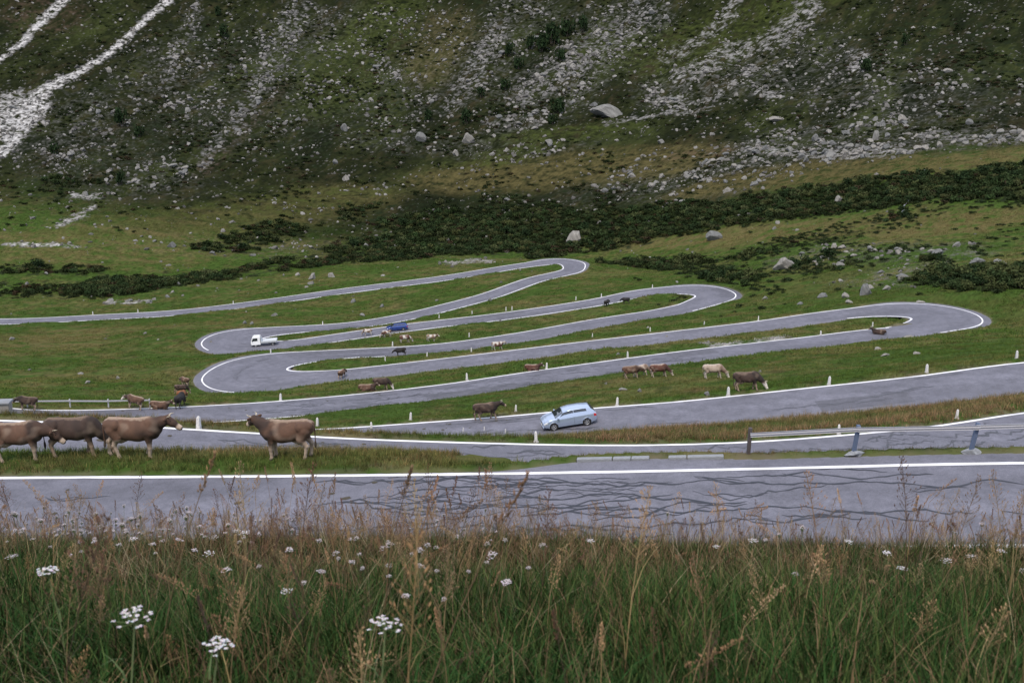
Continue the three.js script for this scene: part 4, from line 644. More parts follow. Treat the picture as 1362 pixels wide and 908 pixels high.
{ // repairs and dung on the asphalt
  const r = rng(818), pm = new THREE.MeshStandardMaterial({ map: asphaltTex, color: new THREE.Color().setRGB(0.155, 0.155, 0.18), roughness: 0.85 }), dm = std(0.05, 0.043, 0.03, 1);
  for (const [leg, p0, p1, a, b] of [[1, 500, 640, 0.4, -2.4], [2, 1200, 1080, 2.4, 0.2], [3, 560, 680, -0.3, -2.6], [3, 900, 960, 2.5, 0.3], [5, 420, 520, 2.2, 0.2], [6, 700, 620, -0.4, -2.5], [8, 420, 360, 2.3, 0.1]]) {
    const at = px => { const q = arcAtPx(leg, px); let i = 0; while (arc[i] < q) i++; return i; }, i0 = Math.min(at(p0), at(p1)), i1 = Math.max(at(p0), at(p1)); if (i1 - i0 > 2) mesh('asphalt_patch', strip(i0, i1, () => a, () => b, 0.005), pm, road); }
  const t = new Tri(); for (const [leg, p0, p1, m] of [[1, 0, 500, 26], [2, 560, 720, 10], [3, 100, 900, 34], [4, 440, 700, 14], [0, 20, 500, 10]]) for (let k = 0; k < m; k++) { const q = arcAtPx(leg, lerp(p0, p1, r())) + r(), o = (r() * 2 - 1) * 2.6, s = 0.08 + 0.14 * r(), c = onRoad(q, o, 0.03); for (let e = 0; e < 6; e++) { const A = e / 6 * 6.283, B = (e + 1) / 6 * 6.283, f = x => s * (0.8 + 0.4 * noise(x * 2, k)); t.tri(c, onRoad(q + Math.cos(B) * f(B), o + Math.sin(B) * f(B), 0.009), onRoad(q + Math.cos(A) * f(A), o + Math.sin(A) * f(A), 0.009), [1, 1, 1]); } }
  mesh('dung', t.geo(), dm, road);
}
// ------------------------------------------------------------------ kerb slabs, parapet, stream
const concrete = new THREE.MeshStandardMaterial({ map: stoneTex, color: new THREE.Color().setRGB(0.33, 0.36, 0.41), roughness: 0.85 });
{
  const r = rng(12);
  for (const [xa, xb] of [[733, 755], [758, 796], [800, 832], [835, 868], [872, 914], [917, 958]]) { const aa = arcAtPx(0, xb), ab = arcAtPx(0, xa), o = -(HALF + 0.82), a = onRoad(ab, o, 0), b = onRoad(aa, o, 0), k = mesh('kerb_slab', new RoundedBoxGeometry(Math.hypot(b[0] - a[0], b[2] - a[2]) * 0.97, 0.14, 0.22, 2, 0.03), concrete, scene);
    k.position.set((a[0] + b[0]) / 2, (a[1] + b[1]) / 2 + 0.0, (a[2] + b[2]) / 2); k.rotation.set((r() - 0.5) * 0.08, Math.atan2(-(b[2] - a[2]), b[0] - a[0]), Math.atan2(b[1] - a[1], b[0] - a[0]), 'YXZ'); tag(k, 'pale bluish concrete kerb slab along the edge of the lay-by', 'kerb', 'kerb slabs at the lay-by'); }
  const p = hit(6, 551.5), w = group('parapet_wall'); w.position.set(p[0] - 2.0, p[1] - 0.1, -p[2] - 0.6); w.rotation.y = 0.06;
  const wallMat = new THREE.MeshStandardMaterial({ map: stoneTex, color: new THREE.Color().setRGB(0.36, 0.35, 0.34), roughness: 0.95 });
  mesh('wall_body', new RoundedBoxGeometry(4, 0.5, 0.5, 2, 0.04), wallMat, w).position.set(0, 0.2, 0); mesh('coping', new RoundedBoxGeometry(4.1, 0.12, 0.62, 2, 0.03), concrete, w).position.set(0, 0.5, 0);
  tag(w, 'low grey stone parapet wall beside the road behind the cows', 'wall');
  const pts = [], t = new Tri(); let A, B; for (let k = 0; k <= 40; k++) { const u = k / 40; pts.push(hit(lerp(1232, 1199, u) + 4 * noise(u * 9, 3), lerp(226, 285, u))); }
  pts.forEach((q, i) => { const w = 0.12 + 0.3 * Math.abs(noise(i * 0.7, 5)), l = [q[0] - w, q[1] + 0.35, -q[2]], rr = [q[0] + w, q[1] + 0.35, -q[2]]; if (i) t.quad(A, B, rr, l, [1, 1, 1]); A = l; B = rr; });
  tag(mesh('stream', t.geo(), std(0.30, 0.32, 0.36, 0.25), scene), 'thin white mountain stream falling through the dark bushes', 'stream', null, 'structure');
}
// ------------------------------------------------------------------ guide stones
{
  const t = new THREE.CylinderGeometry(0.115, 0.165, 0.6, 4, 1); t.rotateY(Math.PI / 4); const cap = new THREE.CylinderGeometry(0.05, 0.115, 0.09, 4, 1); cap.rotateY(Math.PI / 4); cap.translate(0, 0.345, 0);
  const g = mergeGeometries([toCreasedNormals(t, 0.4), toCreasedNormals(cap, 0.4)]); g.translate(0, 0.27, 0);
  const foot = new THREE.CylinderGeometry(0.17, 0.24, 0.12, 8); foot.translate(0, 0.0, 0);
  const white = new THREE.MeshStandardMaterial({ map: stoneTex, color: new THREE.Color().setRGB(0.86, 0.87, 0.9), roughness: 0.8 }), grey = std(0.3, 0.29, 0.27);
  const r = rng(66);
  const P = [[264, 571, 18, 'uppermost'], [713, 587, 14, 'bank'], [1116, 577, 13, 'bank'], [1273, 556, 12, 'bank'],
    [616, 577, 9, 'car'], [644, 575, 7, 'car'], [672, 579, 9, 'car'], [494, 572, 11, 'car'], [546, 558, 10, 'car'], [422, 566, 11, 'car'], [686, 547, 9, 'car'], [821, 539, 11, 'car'], [969, 525, 11, 'car'], [1103, 511, 11, 'car'], [1233, 495, 11, 'car'], [1353, 476, 10, 'car'],
    [373, 533, 10, 'long'], [621, 505, 9, 'long'], [727, 491, 9, 'long'], [835, 475, 8, 'long'], [1092, 447, 8, 'long'], [1161, 434, 6, 'long'],
    [512, 480, 6, 'mid'], [568, 474, 6, 'mid'], [627, 468, 6, 'mid'], [788, 448, 5, 'mid'], [865, 441, 6, 'mid'], [937, 432, 5, 'mid'], [1009, 426, 6, 'mid'],
    [360, 470, 6, 'far'], [522, 460, 7, 'far'], [624, 448, 6, 'far'], [429, 432, 5, 'far'], [584, 423, 5, 'far'], [628, 418, 5, 'far'], [673, 413, 5, 'far'], [681, 412, 5, 'far'], [766, 399, 5, 'far'], [800, 395, 5, 'far'], [868, 383, 6, 'far'], [123, 418, 4, 'far'], [183, 415, 4, 'far'], [310, 404, 4, 'far']];
  const L = { uppermost: 'white guide stone beside the road between the two facing cows', bank: 'white guide stone on the dry grass bank above the silver car', car: 'white guide stone along the road with the silver car', long: 'white guide stone along the long road above the grazing cows', mid: 'small white guide stone on the verge of a middle bend', far: 'tiny white guide stone on the verge of a far bend' };
  for (const [px, py, h, k] of P) { const p = hit(px, py), s = clamp(h * Math.hypot(p[2], CAMY - p[1]) / F / 0.62, 0.75, 1.35), o = group('guide_stone'); o.position.set(p[0], p[1] - 0.02, -p[2]); o.rotation.set((r() - 0.5) * 0.08, (r() - 0.5) * 0.5, (r() - 0.5) * 0.1); const tw = px > 600 && px < 690 && py > 570 ? 0.5 : p[2] > 150 ? 0.72 : 0.85; o.scale.set(s * tw, s, s * tw); mesh('stone_post', g, white, o); mesh('footing', foot, grey, o); tag(o, L[k], 'guide stone', k === 'uppermost' ? null : 'guide stones: ' + L[k].slice(18)); }
}
// ------------------------------------------------------------------ guard rails
const galv = new THREE.MeshStandardMaterial({ color: new THREE.Color().setRGB(0.40, 0.40, 0.43), roughness: 0.65, metalness: 0.1 }), postPaint = new THREE.MeshStandardMaterial({ color: new THREE.Color().setRGB(0.09, 0.12, 0.19), roughness: 0.6, metalness: 0.2 }), rust = std(0.06, 0.05, 0.05, 0.8);
function rail(posts, railTop, label, postMats, footings, ext) {
  const o = group('guard_rail'), base = posts.map(([px, py, h]) => { const p = hit(px, py); return [...p, h * Math.hypot(p[2], CAMY - p[1]) / F]; });
  o.position.set(base[0][0], base[0][1], -base[0][2]); const rel = v => new THREE.Vector3(v[0] - base[0][0], v[1] - base[0][1], -(v[2] - base[0][2]));
  base.forEach((b, i) => { const g = new RoundedBoxGeometry(0.11, b[3] + 0.2, 0.14, 1, 0.012), m = mesh('post', g, postMats[i % postMats.length], o), q = rel(b); m.position.set(q.x, q.y + b[3] / 2 - 0.1, q.z); m.rotation.z = ext.lean ? -ext.lean[i] : 0;
    if (footings && footings[i]) { const f = mesh('footing', rockGeos[i % 5], concrete, o); f.position.set(q.x, q.y + 0.02, q.z); f.scale.set(0.38, 0.17, 0.32); } });
  const sh = new THREE.Shape(), prof = [[0, 0.155], [0.05, 0.13], [0.05, 0.06], [0, 0.02], [0, -0.02], [0.05, -0.06], [0.05, -0.13], [0, -0.155]]; prof.forEach(v => { v[1] *= ext.k || 0.45; v[0] *= 0.8; }); prof.forEach(([x, y], i) => i ? sh.lineTo(x, y) : sh.moveTo(x, y)); for (let i = prof.length - 1; i >= 0; i--) sh.lineTo(prof[i][0] - 0.02, prof[i][1]);
  const tops = base.map((b, i) => { const q = rel(b); q.y += b[3] - railTop[i]; q.z += 0.12; return q; });
  if (ext.before) tops.unshift(tops[0].clone().add(new THREE.Vector3(...ext.before))); if (ext.after) tops.push(tops[tops.length - 1].clone().add(new THREE.Vector3(...ext.after)));
  for (let i = 0; i < tops.length - 1; i++) { const a = tops[i], b = tops[i + 1], d = b.clone().sub(a), L = d.length(), g = new THREE.ExtrudeGeometry(sh, { depth: L + 0.1, bevelEnabled: false, steps: 1 }); const m = mesh('beam', g, galv, o); m.position.copy(a).add(new THREE.Vector3(0, 0, (i % 2) * 0.03)); m.lookAt(o.position.clone().add(b)); 
    m.rotation.set(0, 0, 0); m.quaternion.setFromRotationMatrix(new THREE.Matrix4().lookAt(b, a, new THREE.Vector3(0, 1, 0))); m.position.copy(a); m.position.z += (i % 2) * 0.03; }
  tag(o, label, 'guard rail'); return o;
}
rail([[996, 603, 36], [1137, 604, 41], [1294, 601, 41]], [0.2, 0.1, 0.1], 'grey steel guard rail on blue posts above the dry grass bank', [rust, postPaint, postPaint], [0, 1, 1], { lean: [0.03, 0.1, 0.14], after: [5, 0.15, 0] });
rail([[199, 541.5, 12], [144, 541.5, 11.5], [93, 541.5, 11.5], [36, 541.5, 11.5]], [0.12, 0.18, 0.16, 0.2], 'pale guard rail beyond the cows on the left outer bend', [galv], null, { after: [-9, -0.3, -1] });

// ------------------------------------------------------------------ cows
function cowField(pose) {                                // bones: ax, ay, az, ra, bx, by, bz, rb ; lateral squash of the trunk is in the joints
  const B = [], b = (a, ra, c, rb) => B.push([...a, ra, ...c, rb]);
  const dy = pose.lie ? -0.62 : 0, H = pose.head;
  b([-0.80, 1.17 + dy, 0.13], 0.15, [-0.55, 1.16 + dy, 0.20], 0.17); b([-0.80, 1.17 + dy, -0.13], 0.15, [-0.55, 1.16 + dy, -0.20], 0.17);
  b([-0.72, 1.10 + dy, 0.0], 0.26, [-0.30, 1.03 + dy, 0], 0.33); b([-0.30, 1.00 + dy, 0], 0.325, [0.12, 0.955 + dy, 0], 0.36); b([0.12, 0.955 + dy, 0], 0.36, [0.48, 0.97 + dy, 0], 0.335); b([0.3, 0.83 + dy, 0], 0.22, [0.62, 0.85 + dy, 0], 0.19);
  b([-0.15, 0.93 + dy, 0.09], 0.29, [0.15, 0.91 + dy, 0.09], 0.30); b([-0.15, 0.93 + dy, -0.09], 0.29, [0.15, 0.91 + dy, -0.09], 0.30);
  b([-0.75, 1.33 + dy, 0], 0.07, [0.05, 1.30 + dy, 0], 0.065); b([0.05, 1.30 + dy, 0], 0.065, [0.5, 1.35 + dy, 0], 0.075); for (const q of [1, -1]) { b([-0.52, 1.27 + dy, 0.21 * q], 0.075, [-0.60, 1.22 + dy, 0.20 * q], 0.09); b([-0.90, 1.22 + dy, 0.1 * q], 0.06, [-0.84, 1.16 + dy, 0.12 * q], 0.09); b([0.46, 1.22 + dy, 0.13 * q], 0.1, [0.56, 0.92 + dy, 0.22 * q], 0.12); }
  b([0.5, 1.15 + dy, 0], 0.25, [0.66, 1.02 + dy, 0], 0.25);
  const nk = [0.62, 1.12 + dy, 0];
  b(nk, 0.245, [lerp(nk[0], H[0], 0.55), lerp(nk[1], H[1], 0.55), lerp(0, H[2], 0.55)], 0.195); b([lerp(nk[0], H[0], 0.55), lerp(nk[1], H[1], 0.55), lerp(0, H[2], 0.55)], 0.195, H, 0.14);
  b([0.62, 0.95 + dy, 0], 0.16, [lerp(nk[0], H[0], 0.6), lerp(nk[1], H[1], 0.6) - 0.11, lerp(0, H[2], 0.6)], 0.07);   // dewlap
  const Z = pose.muzzle, d = [Z[0] - H[0], Z[1] - H[1], Z[2] - H[2]];
  b(H, 0.142, [H[0] + d[0] * 0.45, H[1] + d[1] * 0.45, H[2] + d[2] * 0.45], 0.128); b([H[0] + d[0] * 0.45, H[1] + d[1] * 0.45, H[2] + d[2] * 0.45], 0.108, Z, 0.08); b([Z[0] - d[0] * 0.1, Z[1] - d[1] * 0.1, Z[2] - d[2] * 0.1 + 0.02], 0.082, Z, 0.085);
  if (!pose.lie) {
    for (const [s, k] of [[1, 0], [-1, 1]]) {
      const f = pose.front[k], h = pose.hind[k];
      b([0.46, 0.92, 0.20 * s], 0.155, [0.48 + f * 0.25, 0.68, 0.19 * s], 0.105); b([0.48 + f * 0.25, 0.68, 0.19 * s], 0.10, [0.50 + f * 0.6, 0.40, 0.17 * s], 0.07); b([0.50 + f * 0.6, 0.40, 0.17 * s], 0.068, [0.48 + f, 0.11, 0.17 * s], 0.05); b([0.48 + f, 0.11, 0.17 * s], 0.05, [0.52 + f, 0.035, 0.17 * s], 0.062);
      b([-0.66, 1.02, 0.17 * s], 0.21, [-0.56 + h * 0.3, 0.76, 0.20 * s], 0.155); b([-0.56 + h * 0.3, 0.76, 0.20 * s], 0.14, [-0.76 + h * 0.7, 0.50, 0.18 * s], 0.07); b([-0.76 + h * 0.7, 0.50, 0.18 * s], 0.068, [-0.70 + h, 0.12, 0.17 * s], 0.046); b([-0.70 + h, 0.12, 0.17 * s], 0.05, [-0.66 + h, 0.035, 0.17 * s], 0.064);
    }
    b([-0.42, 0.66, 0.06], 0.13, [-0.50, 0.64, -0.06], 0.13); b([-0.25, 0.70, 0], 0.12, [-0.42, 0.66, 0], 0.15);
  } else {
    b([0.5, 0.25, 0.2], 0.13, [0.72, 0.12, 0.24], 0.07); b([0.72, 0.12, 0.24], 0.07, [0.42, 0.06, 0.28], 0.055); b([0.5, 0.25, -0.2], 0.13, [0.72, 0.12, -0.22], 0.07); b([0.72, 0.12, -0.22], 0.07, [0.45, 0.06, -0.26], 0.055);
    b([-0.6, 0.36, 0.2], 0.22, [-0.28, 0.2, 0.36], 0.13); b([-0.28, 0.2, 0.36], 0.1, [-0.6, 0.08, 0.42], 0.06); b([-0.6, 0.08, 0.42], 0.06, [-0.2, 0.05, 0.46], 0.05); b([-0.55, 0.3, -0.18], 0.2, [-0.3, 0.15, -0.28], 0.12);
  }
  return (x, y, z) => { let m = 1e9, k = 0.04; for (const q of B) { const bx = q[4] - q[0], by = q[5] - q[1], bz = q[6] - q[2], px = x - q[0], py = y - q[1], pz = z - q[2], t = clamp((px * bx + py * by + pz * bz) / (bx * bx + by * by + bz * bz + 1e-9)), e = Math.hypot(px - bx * t, py - by * t, pz - bz * t) - (q[3] + (q[7] - q[3]) * t); if (m > 1e8) m = e; else { const h = clamp(0.5 + 0.5 * (m - e) / k); m = lerp(m, e, h) - k * h * (1 - h); } } return m; };
}
const poses = {
  level: { head: [1.06, 1.32, 0.02], muzzle: [1.47, 1.06, 0.06], front: [0.02, -0.12], hind: [0.22, -0.16] },
  alert: { head: [1.08, 1.37, 0.12], muzzle: [1.36, 1.13, 0.34], front: [0, 0.05], hind: [-0.04, 0.08] },
  graze: { head: [1.14, 0.54, 0.0], muzzle: [1.33, 0.12, 0.03], front: [0.14, -0.12], hind: [0.05, -0.12] },
  browse: { head: [1.14, 0.94, 0.03], muzzle: [1.46, 0.60, 0.05], front: [0.04, -0.06], hind: [0.14, -0.1] },
  walk: { head: [1.12, 1.24, 0], muzzle: [1.5, 0.98, 0], front: [0.2, -0.2], hind: [0.24, -0.18] },
  rest: { lie: 1, head: [1.04, 0.82, 0.06], muzzle: [1.36, 0.62, 0.1] },
};
const cowCache = {};
function cowShape(pose, res) {
  const key = pose + res; if (cowCache[key]) return cowCache[key];
  const P = poses[pose], f = cowField(P), mc = new MarchingCubes(res, coatMat, false, false, 70000), S = 1.36, cx = 0.26, cy = 0.78;  // cube half size
  mc.isolation = 0; let k = 0; const hs = res / 2;
  for (let z = 0; z < res; z++) for (let y = 0; y < res; y++) for (let x = 0; x < res; x++) { const wz = (z - hs) / hs * S; mc.field[k++] = Math.abs(wz) > 0.66 ? -1 : -f((x - hs) / hs * S + cx, (y - hs) / hs * S + cy, wz); }
  mc.update();
  const n = mc.count, p = new Float32Array(n * 3), nn = new Float32Array(n * 3);
  for (let i = 0; i < n; i++) { p[i * 3] = mc.positionArray[i * 3] * S + cx; p[i * 3 + 1] = mc.positionArray[i * 3 + 1] * S + cy; p[i * 3 + 2] = mc.positionArray[i * 3 + 2] * S; }
  let g = new THREE.BufferGeometry(); g.setAttribute('position', new THREE.BufferAttribute(p, 3)); g = mergeVertices(g, 1e-4);
  // surface normals from the field itself
  const q = g.attributes.position, nv = new Float32Array(q.count * 3), e = 0.01, v = new THREE.Vector3();
  for (let i = 0; i < q.count; i++) { const x = q.getX(i), y = q.getY(i), z = q.getZ(i), o = f(x, y, z); v.set(f(x + e, y, z) - o, f(x, y + e, z) - o, f(x, y, z + e) - o).normalize(); nv[i * 3] = v.x; nv[i * 3 + 1] = v.y; nv[i * 3 + 2] = v.z; }
  g.setAttribute('normal', new THREE.BufferAttribute(nv, 3));
  return cowCache[key] = g;
}
const hornMat = std(0.42, 0.36, 0.27, 0.6), hairMat = std(0.05, 0.038, 0.03, 0.95), eyeMat = std(0.01, 0.008, 0.007, 0.2), coatMat = new THREE.MeshStandardMaterial({ vertexColors: true, roughness: 0.85 });
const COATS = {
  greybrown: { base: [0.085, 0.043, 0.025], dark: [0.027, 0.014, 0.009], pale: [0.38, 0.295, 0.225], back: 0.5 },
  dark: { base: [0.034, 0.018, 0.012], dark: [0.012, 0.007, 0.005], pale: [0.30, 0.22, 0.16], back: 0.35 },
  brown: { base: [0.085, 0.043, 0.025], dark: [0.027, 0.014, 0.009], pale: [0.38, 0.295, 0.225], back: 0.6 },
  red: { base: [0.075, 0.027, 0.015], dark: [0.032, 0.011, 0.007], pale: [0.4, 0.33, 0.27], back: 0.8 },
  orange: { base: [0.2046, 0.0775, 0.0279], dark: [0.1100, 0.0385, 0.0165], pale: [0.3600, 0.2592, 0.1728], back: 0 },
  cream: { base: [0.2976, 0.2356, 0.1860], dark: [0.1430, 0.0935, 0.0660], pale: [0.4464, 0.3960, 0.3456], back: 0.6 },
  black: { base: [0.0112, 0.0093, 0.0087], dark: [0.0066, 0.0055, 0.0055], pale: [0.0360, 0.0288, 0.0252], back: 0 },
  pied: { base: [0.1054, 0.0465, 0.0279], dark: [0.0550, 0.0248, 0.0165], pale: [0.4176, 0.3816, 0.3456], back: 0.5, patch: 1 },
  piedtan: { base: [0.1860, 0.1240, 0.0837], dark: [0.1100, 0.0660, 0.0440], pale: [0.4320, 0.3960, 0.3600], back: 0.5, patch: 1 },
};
let cowCount = 0;
function cow(px, py, pose, turn, coat, label, o = {}) {
  const p = hit(px, py), dist = Math.hypot(p[2], CAMY - p[1]), res = dist < 70 ? 104 : dist < 130 ? 60 : 44, src = cowShape(pose, res), P = poses[pose], C = COATS[coat], n = ++cowCount, lie = P.lie ? -0.62 : 0;
  const g = new THREE.BufferGeometry(); g.setAttribute('position', src.attributes.position); g.setAttribute('normal', src.attributes.normal); g.setIndex(src.index);
  const q = src.attributes.position, col = new Float32Array(q.count * 3), H = P.head, Z = P.muzzle, nr = src.attributes.normal;
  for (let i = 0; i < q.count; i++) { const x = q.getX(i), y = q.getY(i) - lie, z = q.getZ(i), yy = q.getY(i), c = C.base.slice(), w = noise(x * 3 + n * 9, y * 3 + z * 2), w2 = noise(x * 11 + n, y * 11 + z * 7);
    mixTo(c, ...C.dark, clamp(sstep(0.1, 0.75, x + 0.25 * w) * 0.8 + 0.5 * w + 0.16 * w2));
    if (!P.lie) { mixTo(c, ...C.pale, sstep(0.72, 0.36, y + 0.1 * w) * 0.8); mixTo(c, ...C.pale, sstep(0.74, 0.64, y + 0.1 * w) * sstep(0.1, -0.3, x) * 0.7); mixTo(c, 0.03, 0.025, 0.022, sstep(0.09, 0.06, y)); }
    mixTo(c, ...C.pale, 0.35 * clamp(noise(x * 2.2 + n * 5, y * 2.2 - z * 2 + n * 2) * 1.4 - 0.25)); mixTo(c, ...C.pale, C.back * sstep(0.13, 0.05, Math.abs(z) + 0.03 * w2) * sstep(1.22, 1.32, y) * sstep(0.65, 0.4, x));   // pale back stripe: part coat marking, part light from above painted in
    if (C.patch) mixTo(c, ...C.pale, sstep(0.02, 0.12, noise(x * 1.7 + n * 3.3, y * 1.6 + z * 0.9 + n)));
    const dm = Math.hypot(x - Z[0], yy - Z[1], z - Z[2]); mixTo(c, ...C.pale, sstep(0.165, 0.115, dm)); mixTo(c, 0.05, 0.04, 0.036, sstep(0.085, 0.06, Math.hypot(x - Z[0] - (Z[0] - H[0]) * 0.13, yy - Z[1] - (Z[1] - H[1]) * 0.13 - 0.01, z - Z[2] - (Z[2] - H[2]) * 0.13)) * 0.9);
    if (o.whiteFace) mixTo(c, 0.6, 0.54, 0.48, sstep(0.34, 0.26, Math.hypot(x - (H[0] + Z[0]) / 2, yy - (H[1] + Z[1]) / 2, z - (H[2] + Z[2]) / 2)));
    const k = 1 + 0.16 * w2 + 0.12 * noise(x * 26 + n, y * 34 - z * 20); col[i * 3] = c[0] * k; col[i * 3 + 1] = c[1] * k; col[i * 3 + 2] = c[2] * k; }
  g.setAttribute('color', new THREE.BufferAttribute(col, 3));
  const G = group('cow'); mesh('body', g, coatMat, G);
  // head furniture in the frame of the head
  const hd = new THREE.Group(), f = new THREE.Vector3(Z[0] - H[0], Z[1] - H[1], Z[2] - H[2]).normalize(), s = new THREE.Vector3().crossVectors(f, new THREE.Vector3(0, 1, 0)).normalize(), u = new THREE.Vector3().crossVectors(s, f);
  const at = (a, b, c) => [H[0] + f.x * a + u.x * b + s.x * c, H[1] + f.y * a + u.y * b + s.y * c, H[2] + f.z * a + u.z * b + s.z * c];
  for (const k of [1, -1]) {
    const ear = new THREE.SphereGeometry(1, 8, 6); ear.scale(0.035, 0.06, 0.105); const em = mesh('ear', ear, std(...C.base, 0.9), G); em.position.set(...at(-0.03, 0.055, 0.2 * k)); em.quaternion.setFromUnitVectors(new THREE.Vector3(0, 0, 1), s.clone().multiplyScalar(k).addScaledVector(f, -0.25).normalize());
    if (o.horns !== 0) { const t = new Tri(), a = at(-0.02, 0.10, 0.08 * k), b = at(-0.01, 0.17, 0.17 * k), c = at(0.06, 0.26, 0.16 * k); t.rod(a, b, 0.026, 0.019, [1, 1, 1], 6); t.rod(b, c, 0.019, 0.004, [1, 1, 1], 6); mesh('horn', t.geo(), hornMat, G); }
    const e = mesh('eye', new THREE.SphereGeometry(0.02, 8, 6), eyeMat, G); e.position.set(...at(0.13, 0.065, 0.112 * k));
  }
  const t = new Tri(), ty = P.lie ? -0.62 : 0, tp = P.lie ? [[-0.93, 0.62, 0], [-1.0, 0.35, 0.06], [-1.0, 0.1, 0.14], [-0.9, 0.04, 0.2]] : [[-0.90, 1.27, 0], [-0.975, 1.14, 0.005 + 0.02 * (n % 3)], [-0.965, 0.85, 0.01 + 0.04 * (n % 3)], [-0.95, 0.58, 0.02 + 0.04 * (n % 3)]];
  for (let i = 0; i < 3; i++) t.rod(tp[i], tp[i + 1], 0.03 - 0.006 * i, 0.024 - 0.004 * i, [1, 1, 1], 6); mesh('tail', t.geo(), std(...C.base, 0.9), G);
  const tu = new Tri(), e = tp[3]; tu.rod(e, [e[0] + 0.01, e[1] - (P.lie ? 0.0 : 0.13), e[2] + (P.lie ? 0.13 : 0.01)], 0.028, 0.045, [1, 1, 1], 6); tu.rod([e[0] + 0.01, e[1] - (P.lie ? 0 : 0.13), e[2] + (P.lie ? 0.13 : 0.01)], [e[0] + 0.01, e[1] - (P.lie ? 0.01 : 0.26), e[2] + (P.lie ? 0.24 : 0.02)], 0.045, 0.006, [1, 1, 1], 6); mesh('tail_tuft', tu.geo(), hairMat, G);
  // stand on the slope: turn = heading in degrees, 0 to the right, 90 away from the viewer
  const a = turn * Math.PI / 180, sc = o.scale || 1.03, hx = Math.cos(a), hd2 = Math.sin(a), y1 = height(p[0] + hx * 0.55 * sc, p[2] + hd2 * 0.55 * sc), y0 = height(p[0] - hx * 0.65 * sc, p[2] - hd2 * 0.65 * sc), rd = lastEdge < 0;
  const ys = [-0.5, 0.5].map(k => [height(p[0] + hx * 0.5 * sc - hd2 * 0.18 * k, p[2] + hd2 * 0.5 * sc + hx * 0.18 * k), height(p[0] - hx * 0.7 * sc - hd2 * 0.18 * k, p[2] - hd2 * 0.7 * sc + hx * 0.18 * k)]).flat();
  let y = (ys[0] + ys[1] + ys[2] + ys[3]) / 4 - 0.015; height(p[0], p[2]); if (lastEdge < 0.1) y += 0.16;
  G.position.set(p[0], y, -p[2]); G.rotation.set(0, a, Math.atan2((ys[0] + ys[2] - ys[1] - ys[3]) / 2, 1.2 * sc) * 0.9, 'YXZ'); G.scale.setScalar(sc);
  tag(G, label, 'cow', 'cows on and between the road bends'); return G;
}
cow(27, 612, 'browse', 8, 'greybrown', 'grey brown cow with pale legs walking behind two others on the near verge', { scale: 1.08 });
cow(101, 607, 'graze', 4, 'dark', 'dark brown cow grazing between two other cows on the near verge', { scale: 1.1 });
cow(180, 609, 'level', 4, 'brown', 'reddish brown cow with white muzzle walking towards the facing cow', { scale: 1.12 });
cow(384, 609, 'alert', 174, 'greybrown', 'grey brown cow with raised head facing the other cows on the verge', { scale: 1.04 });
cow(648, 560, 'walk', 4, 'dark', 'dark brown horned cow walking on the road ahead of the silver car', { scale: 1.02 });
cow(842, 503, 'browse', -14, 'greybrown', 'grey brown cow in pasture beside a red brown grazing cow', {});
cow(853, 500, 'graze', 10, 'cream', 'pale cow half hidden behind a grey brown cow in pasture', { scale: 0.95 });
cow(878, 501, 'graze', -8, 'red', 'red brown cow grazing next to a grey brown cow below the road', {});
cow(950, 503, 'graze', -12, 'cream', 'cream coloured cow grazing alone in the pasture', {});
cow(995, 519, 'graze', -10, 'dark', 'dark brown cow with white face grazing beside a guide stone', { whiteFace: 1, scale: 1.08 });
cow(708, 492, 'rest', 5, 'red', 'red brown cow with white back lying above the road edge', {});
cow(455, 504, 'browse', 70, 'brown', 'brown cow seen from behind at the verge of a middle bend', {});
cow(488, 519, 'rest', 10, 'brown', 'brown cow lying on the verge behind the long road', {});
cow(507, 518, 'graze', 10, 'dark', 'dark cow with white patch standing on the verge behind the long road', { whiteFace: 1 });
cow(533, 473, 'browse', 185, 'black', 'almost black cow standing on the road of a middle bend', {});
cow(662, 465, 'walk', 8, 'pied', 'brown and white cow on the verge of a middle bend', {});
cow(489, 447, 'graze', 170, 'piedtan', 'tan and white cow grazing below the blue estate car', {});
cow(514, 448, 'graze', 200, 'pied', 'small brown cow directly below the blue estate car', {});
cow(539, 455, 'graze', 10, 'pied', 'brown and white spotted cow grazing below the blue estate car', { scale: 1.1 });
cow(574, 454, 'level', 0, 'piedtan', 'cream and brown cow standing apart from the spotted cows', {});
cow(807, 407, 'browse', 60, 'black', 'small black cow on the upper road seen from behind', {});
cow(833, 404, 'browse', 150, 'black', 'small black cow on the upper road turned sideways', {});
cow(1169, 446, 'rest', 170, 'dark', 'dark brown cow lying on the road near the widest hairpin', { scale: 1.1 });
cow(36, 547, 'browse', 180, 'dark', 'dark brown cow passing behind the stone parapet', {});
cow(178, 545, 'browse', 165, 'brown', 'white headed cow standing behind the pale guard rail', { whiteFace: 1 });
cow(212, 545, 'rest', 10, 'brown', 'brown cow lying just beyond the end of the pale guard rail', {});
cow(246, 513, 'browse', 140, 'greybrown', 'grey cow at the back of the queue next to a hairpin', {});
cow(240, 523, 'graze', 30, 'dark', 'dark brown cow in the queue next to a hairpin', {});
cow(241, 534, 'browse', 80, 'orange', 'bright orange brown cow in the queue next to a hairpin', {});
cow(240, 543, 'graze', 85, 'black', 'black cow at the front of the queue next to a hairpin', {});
console.log('cows', cowCount);

